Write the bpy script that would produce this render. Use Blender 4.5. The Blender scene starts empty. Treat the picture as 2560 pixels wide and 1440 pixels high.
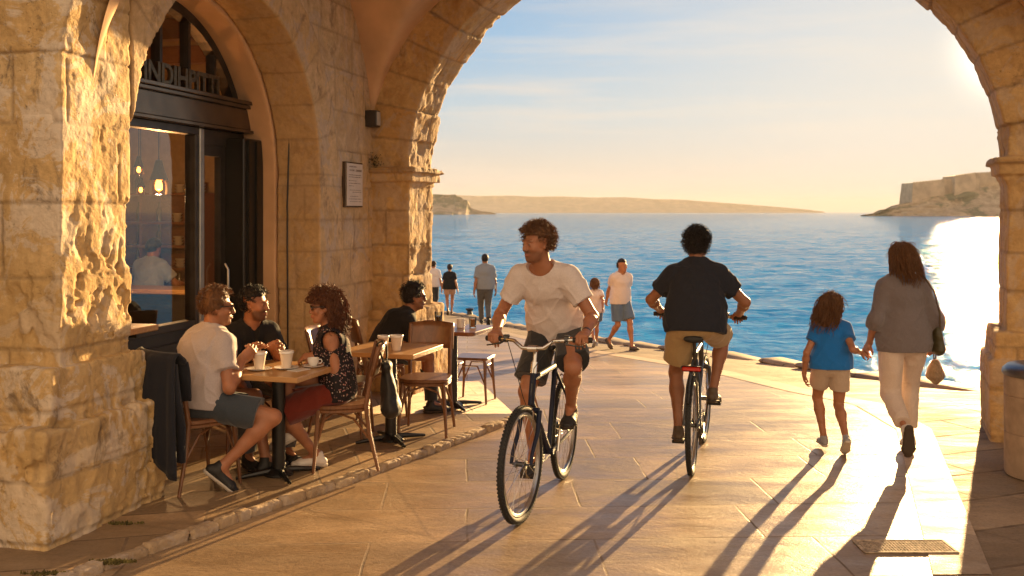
import bpy, bmesh, math, random
import numpy as np
from mathutils import Vector, Matrix

# ------------------------------------------------------------------ camera, sky, sun, exposure
S = bpy.context.scene
COL = S.collection
F = 2490.0 / 2560.0                                  # focal length over picture width
cam = bpy.data.cameras.new('camera'); cam_o = bpy.data.objects.new('camera', cam); COL.objects.link(cam_o)
cam.sensor_width = 36.0; cam.lens = 36.0 * F
cam.shift_y = -190.0 / 2560.0
cam.clip_start = 0.05; cam.clip_end = 40000.0
cam_o.location = (0, 0, 1.85); cam_o.rotation_euler = (math.pi / 2, 0, 0)
cam.dof.use_dof = True; cam.dof.focus_distance = 6.9; cam.dof.aperture_fstop = 5.0
S.camera = cam_o

SUN_K, SUN_Z = 0.50, 0.165                            # the sun stands along (SUN_K, 1, SUN_Z)
sun_az = math.atan2(SUN_K, 1.0); sun_el = math.atan2(SUN_Z, math.hypot(SUN_K, 1.0))
W = bpy.data.worlds.new('World'); S.world = W; W.use_nodes = True
wn = W.node_tree.nodes; wl = W.node_tree.links
for n in list(wn): wn.remove(n)
w_out = wn.new('ShaderNodeOutputWorld'); w_bg = wn.new('ShaderNodeBackground'); w_sky = wn.new('ShaderNodeTexSky')
w_sky.sky_type = 'NISHITA'; w_sky.sun_disc = False
w_sky.sun_elevation = sun_el; w_sky.sun_rotation = sun_az
w_sky.altitude = 0; w_sky.air_density = 1.0; w_sky.dust_density = 0.8; w_sky.ozone_density = 2.0
w_bg.inputs['Strength'].default_value = 0.05

# a hazy evening sky: luminance of the glare round the sun is softened, then mixed with the colours of the evening sky by height
def wmath(op, *a):
    x = wn.new('ShaderNodeMath'); x.operation = op
    for k, v in enumerate(a):
        if isinstance(v, bpy.types.NodeSocket): wl.new(v, x.inputs[k])
        else: x.inputs[k].default_value = v
    return x.outputs[0]
def wscale(c, f):
    x = wn.new('ShaderNodeVectorMath'); x.operation = 'SCALE'; wl.new(c, x.inputs[0])
    if isinstance(f, bpy.types.NodeSocket): wl.new(f, x.inputs['Scale'])
    else: x.inputs['Scale'].default_value = f
    return x.outputs[0]
def wmix(f, a, b):
    x = wn.new('ShaderNodeMix'); x.data_type = 'RGBA'
    for k, v in ((0, f), (6, a), (7, b)):
        if isinstance(v, bpy.types.NodeSocket): wl.new(v, x.inputs[k])
        else: x.inputs[k].default_value = v if k == 0 else (*v, 1)
    return x.outputs[2]
w_l = wn.new('ShaderNodeRGBToBW'); wl.new(w_sky.outputs['Color'], w_l.inputs[0])
nish = wscale(w_sky.outputs['Color'], wmath('DIVIDE', 1.0, wmath('MULTIPLY_ADD', w_l.outputs[0], 1 / 5.0, 1.0)))
w_c = wn.new('ShaderNodeTexCoord'); w_s = wn.new('ShaderNodeSeparateXYZ'); wl.new(w_c.outputs['Generated'], w_s.inputs[0])
w_r = wn.new('ShaderNodeValToRGB'); wl.new(w_s.outputs[2], w_r.inputs[0]); e_ = w_r.color_ramp.elements
stops = [(0.0, (1.02, .83, .66)), (.045, (.95, .87, .76)), (.10, (.66, .84, .95)), (.17, (.27, .64, 1.02)), (.30, (.13, .38, .78)), (1.0, (.12, .26, .50))]
while len(e_) < len(stops): e_.new(.5)
for i, (p, c) in enumerate(stops): e_[i].position = p; e_[i].color = (*c, 1)
# thin streaks of high cloud low over the sea
w_n = wn.new('ShaderNodeTexNoise'); w_mp = wn.new('ShaderNodeMapping'); w_mp.inputs['Scale'].default_value = (1.6, 1.6, 22.0); w_mp.inputs['Rotation'].default_value = (0.02, .03, 0)
wl.new(w_c.outputs['Generated'], w_mp.inputs[0]); wl.new(w_mp.outputs[0], w_n.inputs['Vector']); w_n.inputs['Scale'].default_value = 1.9; w_n.inputs['Detail'].default_value = 7; w_n.inputs['Roughness'].default_value = .6
w_cr = wn.new('ShaderNodeValToRGB'); wl.new(w_n.outputs['Fac'], w_cr.inputs[0]); w_cr.color_ramp.elements[0].position = .46; w_cr.color_ramp.elements[1].position = .70
cl = wmath('MULTIPLY', w_cr.outputs[0], wmath('MULTIPLY', .85, wmath('SUBTRACT', 1.0, wmath('MINIMUM', 1.0, wmath('MULTIPLY', 5.5, wmath('ABSOLUTE', wmath('SUBTRACT', w_s.outputs[2], .10)))))))
grad = wmix(wmath('MAXIMUM', cl, 0.0), w_r.outputs[0], (1.12, .98, .84))
sund = wn.new('ShaderNodeVectorMath'); sund.operation = 'DOT_PRODUCT'; wl.new(w_c.outputs['Generated'], sund.inputs[0]); sund.inputs[1].default_value = Vector((SUN_K, 1, SUN_Z)).normalized()
glow = wmath('POWER', wmath('MAXIMUM', sund.outputs['Value'], 0.0), 13.0)
grad = wmix(wmath('MULTIPLY', glow, .8), grad, (1.25, 1.14, .98))
core = wmath('MULTIPLY', wmath('POWER', wmath('MAXIMUM', sund.outputs['Value'], 0.0), 2500.0), 1.0)
grad = wmix(wmath('MINIMUM', core, 1.0), grad, (5.0, 4.4, 3.4))
back = wmath('MULTIPLY_ADD', wmath('MAXIMUM', wmath('MULTIPLY', w_s.outputs[1], -1.0), 0.0), 1.3, 1.0)   # added fill: sky behind the viewer brightened to lift the shade
mixs = wmix(.06, wscale(grad, 4.25), nish)
wl.new(wscale(wmix(wmath('MINIMUM', 1.0, wmath('MULTIPLY', 2.0, wmath('MAXIMUM', 0.0, wmath('MULTIPLY', w_s.outputs[1], -1.0)))), mixs, (3.8, 2.7, 1.7)), back), w_bg.inputs['Color'])  # warm colour put behind the viewer for the same added fill
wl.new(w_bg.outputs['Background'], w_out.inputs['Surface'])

sl = bpy.data.lights.new('sun', 'SUN'); sl.energy = 5.0; sl.angle = math.radians(0.5); sl.color = (1.0, 0.64, 0.27)
sun_o = bpy.data.objects.new('sun', sl); COL.objects.link(sun_o)
sun_o.rotation_euler = Vector((SUN_K, 1.0, SUN_Z)).to_track_quat('Z', 'Y').to_euler()
S.view_settings.view_transform = 'Standard'; S.view_settings.look = 'None'
S.view_settings.exposure = 1.88; S.view_settings.gamma = 1.0

# ------------------------------------------------------------------ object helpers
def tag(o, label=None, cat=None, group=None, kind=None):
    if label: o['label'] = label
    if cat: o['category'] = cat
    if group: o['group'] = group
    if kind: o['kind'] = kind
    return o
def thing(name, label, cat, loc=(0, 0, 0), rz=0.0, group=None):
    o = bpy.data.objects.new(name, None); COL.objects.link(o)
    o.location = loc; o.rotation_euler = (0, 0, rz); o.empty_display_size = 0.1
    return tag(o, label, cat, group)
def link_mesh(name, me, m=None, parent=None, smooth=True):
    o = bpy.data.objects.new(name, me); COL.objects.link(o)
    if m: me.materials.append(m)
    if smooth and len(me.polygons): me.polygons.foreach_set('use_smooth', [True] * len(me.polygons))
    if parent: o.parent = parent
    return o
def np_mesh(name, v, f, m=None, parent=None, smooth=True, attr=None):
    v = np.asarray(v, dtype=np.float32); f = np.asarray(f, dtype=np.int32)
    me = bpy.data.meshes.new(name)
    k = f.shape[1]
    me.vertices.add(len(v)); me.vertices.foreach_set('co', v.ravel())
    me.loops.add(f.size); me.loops.foreach_set('vertex_index', f.ravel())
    me.polygons.add(len(f)); me.polygons.foreach_set('loop_start', np.arange(0, f.size, k, dtype=np.int32))
    try: me.polygons.foreach_set('loop_total', np.full(len(f), k, dtype=np.int32))
    except Exception: pass
    me.update(calc_edges=True); me.validate()
    if attr is not None:
        a = me.attributes.new('st', 'FLOAT_COLOR', 'POINT')
        a.data.foreach_set('color', np.asarray(attr, dtype=np.float32).ravel())
    return link_mesh(name, me, m, parent, smooth)
def copy_tree(o, parent=None):
    c = o.copy(); COL.objects.link(c)
    if parent: c.parent = parent
    for ch in list(o.children): copy_tree(ch, c)
    return c

class MB:
    """collects simple solids and links them as one mesh"""
    def __init__(s): s.v = []; s.f = []
    def add(s, v, f):
        n = len(s.v); s.v += [tuple(map(float, p)) for p in v]; s.f += [tuple(i + n for i in q) for q in f]; return s
    def box(s, c, d, rz=0.0, bev=0.0, M=None):
        x, y, z = [k / 2 for k in d]
        b = min(bev, x * .9, y * .9, z * .9)
        ca, sa = math.cos(rz), math.sin(rz); pts = []; fs = []
        if b <= 0:
            pts = [(i * x, j * y, k * z) for k in (-1, 1) for j in (-1, 1) for i in (-1, 1)]
            fs = [(0, 2, 3, 1), (4, 5, 7, 6), (0, 1, 5, 4), (2, 6, 7, 3), (0, 4, 6, 2), (1, 3, 7, 5)]
        else:
            def ring(ex, ey, zz): return [(-ex, -ey + (y - (y - b)) * 0, zz)]
            rings = []
            for (ins, zz) in ((b, -z), (0, -z + b), (0, z - b), (b, z)):
                ex, ey = x - ins, y - ins
                rings.append([(ex - b, -ey, zz), (ex, -ey + b, zz), (ex, ey - b, zz), (ex - b, ey, zz), (-ex + b, ey, zz), (-ex, ey - b, zz), (-ex, -ey + b, zz), (-ex + b, -ey, zz)])
            for r in rings: pts += r
            for k in range(3):
                for i in range(8): fs.append((k * 8 + i, k * 8 + (i + 1) % 8, k * 8 + 8 + (i + 1) % 8, k * 8 + 8 + i))
            fs.append(tuple(range(7, -1, -1))); fs.append(tuple(range(24, 32)))
        out = []
        for p in pts:
            q = (p[0] * ca - p[1] * sa + c[0], p[0] * sa + p[1] * ca + c[1], p[2] + c[2])
            if M is not None: q = M @ Vector(q)
            out.append(q)
        return s.add(out, fs)
    def tube(s, pts, r, n=8, closed=False, flat=None):
        P = [Vector(p) for p in pts]; m = len(P)
        R = r if isinstance(r, (list, tuple)) else [r] * m
        v = []; f = []; up = None
        for i, p in enumerate(P):
            if closed: t = P[(i + 1) % m] - P[i - 1]
            else: t = P[min(i + 1, m - 1)] - P[max(i - 1, 0)]
            t.normalize()
            if up is None:
                up = Vector((0, 0, 1)) if abs(t.z) < .9 else Vector((1, 0, 0))
            u = up - t * up.dot(t)
            if u.length < 1e-4: u = Vector((1, 0, 0)) - t * t.x
            u.normalize(); w = t.cross(u); up = u
            for k in range(n):
                a = 2 * math.pi * k / n
                fl = flat or 1.0
                v.append(p + u * (math.cos(a) * R[i]) + w * (math.sin(a) * R[i] * fl))
        for i in range(m if closed else m - 1):
            j = (i + 1) % m
            for k in range(n): f.append((i * n + k, i * n + (k + 1) % n, j * n + (k + 1) % n, j * n + k))
        if not closed:
            f.append(tuple(range(n - 1, -1, -1))); f.append(tuple((m - 1) * n + k for k in range(n)))
        return s.add(v, f)
    def lathe(s, prof, c=(0, 0, 0), n=24, M=None):
        v = []; f = []
        for (r, z) in prof:
            for k in range(n):
                a = 2 * math.pi * k / n; q = Vector((r * math.cos(a), r * math.sin(a), z))
                if M is not None: q = M @ q
                v.append((q[0] + c[0], q[1] + c[1], q[2] + c[2]))
        m = len(prof)
        for i in range(m - 1):
            for k in range(n): f.append((i * n + k, i * n + (k + 1) % n, (i + 1) * n + (k + 1) % n, (i + 1) * n + k))
        if prof[0][0] > 1e-4: f.append(tuple(range(n - 1, -1, -1)))
        if prof[-1][0] > 1e-4: f.append(tuple((m - 1) * n + k for k in range(n)))
        return s.add(v, f)
    def build(s, name, m, parent=None, smooth=True, angle=40):
        me = bpy.data.meshes.new(name); me.from_pydata(s.v, [], s.f); me.validate(); me.update()
        o = link_mesh(name, me, m, parent, smooth)
        if smooth and angle:
            try: me.set_sharp_from_angle(angle=math.radians(angle))
            except Exception: pass
        return o

# ------------------------------------------------------------------ numpy noise and signed distance fields
def _hash(ix, iy, iz, seed):
    h = (ix.astype(np.int64) * 374761393 + iy.astype(np.int64) * 668265263 + iz.astype(np.int64) * 2147483647 + seed * 1274126177) & 0xffffffff
    h = ((h ^ (h >> 13)) * 1274126177) & 0xffffffff
    h = ((h ^ (h >> 16)) * 2246822519) & 0xffffffff
    return ((h ^ (h >> 15)) & 0xffff).astype(np.float32) / 65535.0
def vnoise(p, seed=0):
    i = np.floor(p); f = p - i; i = i.astype(np.int64); u = f * f * (3 - 2 * f)
    r = 0
    for dx in (0, 1):
        wx = u[:, 0] if dx else 1 - u[:, 0]
        for dy in (0, 1):
            wy = u[:, 1] if dy else 1 - u[:, 1]
            for dz in (0, 1):
                wz = u[:, 2] if dz else 1 - u[:, 2]
                r = r + wx * wy * wz * _hash(i[:, 0] + dx, i[:, 1] + dy, i[:, 2] + dz, seed)
    return r * 2 - 1
def fbm(p, oc=4, seed=0, gain=.5):
    p = np.asarray(p, dtype=np.float32); a = 1.0; r = 0; s = 0
    for k in range(oc):
        r = r + a * vnoise(p * (2.0 ** k) + 17.3 * k, seed + k); s += a; a *= gain
    return r / s

class Field:
    def __init__(s, lo, hi, h):
        s.lo = np.array(lo, float); s.h = float(h)
        s.n = np.ceil((np.array(hi, float) - s.lo) / h).astype(int) + 1
        s.d = np.full(tuple(s.n), 10.0, dtype=np.float32)
    def block(s, lo, hi):
        a = np.clip(np.floor((np.array(lo) - s.lo) / s.h).astype(int), 0, s.n); b = np.clip(np.ceil((np.array(hi) - s.lo) / s.h).astype(int) + 1, 0, s.n)
        if (b <= a).any(): return None
        sl_ = tuple(slice(a[i], b[i]) for i in range(3))
        ax = [(s.lo[i] + s.h * np.arange(a[i], b[i])).astype(np.float32) for i in range(3)]
        return sl_, (ax[0][:, None, None], ax[1][None, :, None], ax[2][None, None, :])
    def op(s, lo, hi, fn, k=0.0, mode='u'):
        m = k + 2 * s.h
        B = s.block(np.array(lo) - m, np.array(hi) + m)
        if B is None: return
        sl_, (X, Y, Z) = B
        e = fn(X, Y, Z).astype(np.float32); d = s.d[sl_]
        if mode == 'u':
            if k > 0:
                hh = np.clip(.5 + .5 * (d - e) / k, 0, 1); s.d[sl_] = d + (e - d) * hh - k * hh * (1 - hh)
            else: s.d[sl_] = np.minimum(d, e)
        else:
            e = -e
            if k > 0:
                hh = np.clip(.5 - .5 * (d - e) / k, 0, 1); s.d[sl_] = d + (e - d) * hh + k * hh * (1 - hh)
            else: s.d[sl_] = np.maximum(d, e)
    def cone(s, a, b, r1, r2, k=.02, ax=None, f1=1.0, f2=None, cut=False, mode='u', infl=0.0):
        a = np.array(a, float); b = np.array(b, float); f2 = f1 if f2 is None else f2
        r1 += infl; r2 += infl
        L = b - a; LL = float(L @ L) + 1e-9; R = max(r1 * max(f1, 1), r2 * max(f2, 1))
        axv = None
        if ax is not None:
            axv = np.array(ax, float); axv /= np.linalg.norm(axv)
        nL = L / math.sqrt(LL)
        def fn(X, Y, Z):
            px, py, pz = X - a[0], Y - a[1], Z - a[2]
            t = (px * L[0] + py * L[1] + pz * L[2]) / LL
            tc = np.clip(t, 0, 1)
            qx, qy, qz = px - tc * L[0], py - tc * L[1], pz - tc * L[2]
            if axv is not None:
                c = qx * axv[0] + qy * axv[1] + qz * axv[2]
                g = f1 + (f2 - f1) * tc; m = c * (1 - 1 / g)
                qx, qy, qz = qx - m * axv[0], qy - m * axv[1], qz - m * axv[2]
            d = np.sqrt(qx * qx + qy * qy + qz * qz) - (r1 + (r2 - r1) * tc)
            if cut:
                d = np.maximum(d, (px - L[0]) * nL[0] + (py - L[1]) * nL[1] + (pz - L[2]) * nL[2])
            return d
        s.op(np.minimum(a, b) - R, np.maximum(a, b) + R, fn, k, mode)
    def ell(s, c, r, k=.02, B=None, mode='u', infl=0.0):
        c = np.array(c, float); r = np.array(r, float) + infl; R = r.max(); B = np.eye(3) if B is None else np.array(B, float)
        def fn(X, Y, Z):
            px, py, pz = X - c[0], Y - c[1], Z - c[2]
            q = [(px * B[0][i] + py * B[1][i] + pz * B[2][i]) / r[i] for i in range(3)]
            l = np.sqrt(q[0] ** 2 + q[1] ** 2 + q[2] ** 2)
            g = np.sqrt((q[0] / r[0]) ** 2 + (q[1] / r[1]) ** 2 + (q[2] / r[2]) ** 2) + 1e-6
            return np.where(l < .3, (l - 1) * r.min(), l * (l - 1) / g)
        s.op(c - R, c + R, fn, k, mode)
    def box(s, c, hd, k=0.0, B=None, mode='u', r=0.0):
        c = np.array(c, float); hd = np.array(hd, float); B = np.eye(3) if B is None else np.array(B, float)
        R = float(np.linalg.norm(hd)) if B is not None else 0
        ext = np.abs(np.array(B, float)) @ hd
        def fn(X, Y, Z):
            px, py, pz = X - c[0], Y - c[1], Z - c[2]
            q = [np.abs(px * B[0][i] + py * B[1][i] + pz * B[2][i]) - hd[i] + r for i in range(3)]
            return np.sqrt(sum(np.maximum(x, 0) ** 2 for x in q)) + np.minimum(np.maximum(np.maximum(q[0], q[1]), q[2]), 0) - r
        s.op(c - ext, c + ext, fn, k, mode)
    def plane(s, p, nrm):                       # keep the side opposite the normal
        p = np.array(p, float); nrm = np.array(nrm, float); nrm /= np.linalg.norm(nrm)
        X, Y, Z = [(s.lo[i] + s.h * np.arange(s.n[i])).astype(np.float32) for i in range(3)]
        e = (X[:, None, None] - p[0]) * nrm[0] + (Y[None, :, None] - p[1]) * nrm[1] + (Z[None, None, :] - p[2]) * nrm[2]
        s.d = np.maximum(s.d, e.astype(np.float32))
    def displace(s, fn, band):
        I = np.argwhere(np.abs(s.d) < band)
        P = (s.lo + s.h * I).astype(np.float32)
        s.d[I[:, 0], I[:, 1], I[:, 2]] += fn(P).astype(np.float32)
    def mesh(s):
        d = s.d.copy(); d[0], d[-1] = 1, 1; d[:, 0], d[:, -1] = 1, 1; d[:, :, 0], d[:, :, -1] = 1, 1
        sg = d < 0; n = d.shape
        cnt = np.zeros((n[0] - 1, n[1] - 1, n[2] - 1), dtype=np.int8)
        for i in (0, 1):
            for j in (0, 1):
                for k in (0, 1): cnt += sg[i:n[0] - 1 + i, j:n[1] - 1 + j, k:n[2] - 1 + k]
        I = np.argwhere((cnt > 0) & (cnt < 8))
        idx = np.full(cnt.shape, -1, dtype=np.int32); idx[I[:, 0], I[:, 1], I[:, 2]] = np.arange(len(I))
        acc = np.zeros((len(I), 3), dtype=np.float32); c = np.zeros(len(I), dtype=np.float32)
        cor = [(i, j, k) for i in (0, 1) for j in (0, 1) for k in (0, 1)]
        vals = {o: d[I[:, 0] + o[0], I[:, 1] + o[1], I[:, 2] + o[2]] for o in cor}
        for o in cor:
            for axi in range(3):
                if o[axi] == 0:
                    o1 = list(o); o1[axi] = 1; o1 = tuple(o1)
                    d0, d1 = vals[o], vals[o1]; cr = (d0 < 0) != (d1 < 0)
                    t = np.where(cr, d0 / np.where(cr, d0 - d1, 1), 0)
                    for q in range(3): acc[:, q] += np.where(cr, o[q] + t * (o1[q] - o[q]), 0)
                    c += cr
        V = s.lo + s.h * (I + acc / np.maximum(c, 1)[:, None])
        Fs = []
        for axi in range(3):
            a0 = [slice(0, None)] * 3; a1 = [slice(0, None)] * 3
            a0[axi] = slice(0, -1); a1[axi] = slice(1, None)
            s0, s1 = sg[tuple(a0)], sg[tuple(a1)]
            E = np.argwhere(s0 != s1)
            b, e = (axi + 1) % 3, (axi + 2) % 3
            E = E[(E[:, b] > 0) & (E[:, e] > 0) & (E[:, b] < n[b] - 1) & (E[:, e] < n[e] - 1)]
            def ix(db, de):
                Q = E.copy(); Q[:, b] -= db; Q[:, e] -= de; return idx[Q[:, 0], Q[:, 1], Q[:, 2]]
            q = np.stack([ix(1, 1), ix(0, 1), ix(0, 0), ix(1, 0)], 1)
            flip = ~s0[E[:, 0], E[:, 1], E[:, 2]]
            q[flip] = q[flip][:, ::-1]
            Fs.append(q)
        Fq = np.concatenate(Fs); Fq = Fq[(Fq >= 0).all(1)]
        return V.astype(np.float32), Fq

def smoothstep(a, b, x):
    t = np.clip((x - a) / (b - a), 0, 1); return t * t * (3 - 2 * t)

# ------------------------------------------------------------------ materials
class NT:
    def __init__(s, name):
        s.m = bpy.data.materials.new(name); s.m.use_nodes = True; s.t = s.m.node_tree
        s.b = s.t.nodes['Principled BSDF']; s.o = s.t.nodes['Material Output']
    def n(s, typ, ins=None, **kw):
        x = s.t.nodes.new('ShaderNode' + typ)
        for k, v in kw.items(): setattr(x, k, v)
        for k, v in (ins or {}).items():
            if isinstance(v, bpy.types.NodeSocket): s.t.links.new(v, x.inputs[k])
            else: x.inputs[k].default_value = v
        return x
    def noise(s, sc, det=4, rough=.55, vec=None, dist=0.0):
        i = {'Scale': sc, 'Detail': det, 'Roughness': rough, 'Distortion': dist}
        if vec is not None: i['Vector'] = vec
        return s.n('TexNoise', i).outputs['Fac']
    def ramp(s, fac, stops):
        r = s.n('ValToRGB', {'Fac': fac}); e = r.color_ramp.elements
        while len(e) < len(stops): e.new(.5)
        for i, (p, c) in enumerate(stops):
            e[i].position = p; e[i].color = (c, c, c, 1) if isinstance(c, (int, float)) else (*c, 1)
        return r.outputs['Color']
    def mix(s, f, a, b, mode='MIX'):
        x = s.t.nodes.new('ShaderNodeMix'); x.data_type = 'RGBA'; x.blend_type = mode
        for k, v in ((0, f), (6, a), (7, b)):
            if isinstance(v, bpy.types.NodeSocket): s.t.links.new(v, x.inputs[k])
            else: x.inputs[k].default_value = v if k == 0 else (*v, 1)
        return x.outputs[2]
    def math(s, op, a, b=0.0):
        x = s.t.nodes.new('ShaderNodeMath'); x.operation = op
        for k, v in ((0, a), (1, b)):
            if isinstance(v, bpy.types.NodeSocket): s.t.links.new(v, x.inputs[k])
            else: x.inputs[k].default_value = v
        return x.outputs[0]
    def co(s, which='Object', scale=(1, 1, 1), rot=(0, 0, 0)):
        c = s.t.nodes.new('ShaderNodeTexCoord')
        mp = s.n('Mapping', {'Vector': c.outputs[which], 'Scale': scale, 'Rotation': rot}); return mp.outputs[0]
    def set(s, **kw):
        nm = {'base': 'Base Color', 'rough': 'Roughness', 'metal': 'Metallic', 'spec': 'Specular IOR Level', 'coat': 'Coat Weight', 'sheen': 'Sheen Weight', 'ior': 'IOR', 'trans': 'Transmission Weight', 'sss': 'Subsurface Weight', 'emit': 'Emission Color', 'estr': 'Emission Strength', 'coatr': 'Coat Roughness', 'alpha': 'Alpha'}
        for k, v in kw.items():
            i = s.b.inputs[nm[k]]
            if isinstance(v, bpy.types.NodeSocket): s.t.links.new(v, i)
            elif isinstance(v, tuple): i.default_value = (*v, 1)
            else: i.default_value = v
        return s
    def bump(s, h, strength=.5, dist=.01):
        b = s.n('Bump', {'Height': h, 'Strength': strength, 'Distance': dist}); s.t.links.new(b.outputs[0], s.b.inputs['Normal']); return s

def simple(name, base, rough=.5, metal=0.0, var=.12, scale=12.0, bump=0.0, bscale=60.0, **kw):
    t = NT(name); co = t.co()
    n = t.noise(scale, 3, vec=co)
    lo = tuple(c * (1 - var) for c in base); hi = tuple(min(1, c * (1 + var)) for c in base)
    t.set(base=t.ramp(n, [(.3, lo), (.7, hi)]), rough=rough, metal=metal, **kw)
    if bump: t.bump(t.noise(bscale, 3, vec=co), bump, .004)
    return t.m

def stone_mat(name, ochre=(.50, .30, .12), pale=(.62, .47, .31), dark=(.20, .12, .07), patch=.5, pc=(.56, .46, .38), dk=.55, js=.6):
    t = NT(name); co = t.co()
    a = t.n('Attribute', attribute_name='st')
    sp = t.n('SeparateColor', {'Color': a.outputs['Color']}); blk, jt, er = sp.outputs[0], sp.outputs[1], sp.outputs[2]
    big = t.noise(1.7, 6, .62, co, .4); fine = t.noise(26, 5, .6, co); mid = t.noise(6.5, 6, .68, co, .6)
    base = t.mix(t.ramp(blk, [(.0, 0.0), (1.0, 1.0)]), ochre, pale)
    base = t.mix(t.ramp(mid, [(.35, 0.0), (.65, .75)]), base, tuple(c * .68 for c in ochre))
    pf = t.math('MULTIPLY', t.ramp(t.noise(2.6, 9, .7, co, 1.1), [(.50, 0.0), (.545, 1.0)]), patch)
    base = t.mix(pf, base, pc)
    df = t.math('MULTIPLY', t.ramp(t.noise(5.2, 7, .7, t.co(scale=(1, 1, .55)), .5), [(.57, 0.0), (.66, 1.0)]), dk)
    base = t.mix(df, base, dark)
    base = t.mix(t.math('MULTIPLY', er, .55), base, tuple(c * .75 for c in ochre))  # erosion tint; on the cafe arch reveal it holds painted shade
    base = t.mix(t.math('MULTIPLY', jt, js), base, (.17, .11, .065))
    base = t.mix(.35, base, t.ramp(fine, [(.25, (.35, .35, .35)), (.8, (1.0, 1.0, 1.0))]), 'MULTIPLY')
    pits = t.ramp(t.n('TexVoronoi', {'Vector': co, 'Scale': 38.0}).outputs['Distance'], [(.0, 0.0), (.22, 1.0)])
    pm = t.ramp(t.noise(4, 3, .5, co), [(.5, 0.0), (.62, 1.0)])
    vo = t.n('TexVoronoi', {'Vector': t.n('VectorMath', {0: co, 1: t.n('TexNoise', {'Vector': co, 'Scale': 9.0, 'Detail': 3.0}).outputs['Color']}, operation='ADD').outputs[0], 'Scale': 15.0}).outputs['Distance']
    big_p = t.math('MULTIPLY', t.ramp(vo, [(.05, 1.0), (.24, 0.0)]), t.ramp(t.noise(3.2, 5, .6, co), [(.52, 0.0), (.60, 1.0)]))
    base = t.mix(t.math('MULTIPLY', big_p, .55), base, (.20, .12, .06))
    h = t.math('ADD', t.math('ADD', t.math('SUBTRACT', fine, t.math('MULTIPLY', big_p, .9)), t.math('MULTIPLY', mid, .8)), t.math('MULTIPLY', t.math('MULTIPLY', pits, pm), .6))
    t.set(base=base, rough=.86, spec=.25); t.bump(h, .75, .012)
    return t.m
# ------------------------------------------------------------------ the lie of the land
G0, GS = 9.5, 0.062                                  # level as far as G0, then the quay falls gently to the sea
def gz(y): return -GS * max(0.0, min(y, 33.0) - G0)
QE = [(-25, 34.0), (0.0, 14.0), (5.0, 9.2), (9.0, 6.5), (10.8, 5.08), (12.5, 4.45), (15.6, 3.35), (17.9, 2.1), (24.0, .15), (29.2, -1.1), (32.8, -2.35), (40, -5.0), (70, -22.0)]
PE = [(-25, 12.0), (0, .95), (5.06, 2.44), (8.45, 3.56), (9.6, 3.58), (10.6, 3.25), (12.9, 2.78), (16.5, 1.3), (24.0, -.9), (33, -4.0), (40, -7.0), (70, -24.0)]
def pl(tab, y):
    for (a, b), (c, d) in zip(tab[:-1], tab[1:]):
        if a <= y <= c: return b + (d - b) * (y - a) / (c - a)
    return tab[-1][1]
def sheet(name, xl, xr, ys, nx, dz, m, kind='structure', parent=None):
    v = []; f = []
    for y in ys:
        a, b = xl(y), xr(y)
        for i in range(nx + 1): v.append((a + (b - a) * i / nx, y, gz(y) + dz))
    for j in range(len(ys) - 1):
        for i in range(nx):
            k = j * (nx + 1) + i; f.append((k, k + 1, k + nx + 2, k + nx + 1))
    o = np_mesh(name, v, f, m, parent, smooth=True)
    if kind: o['kind'] = kind
    return o
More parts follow.
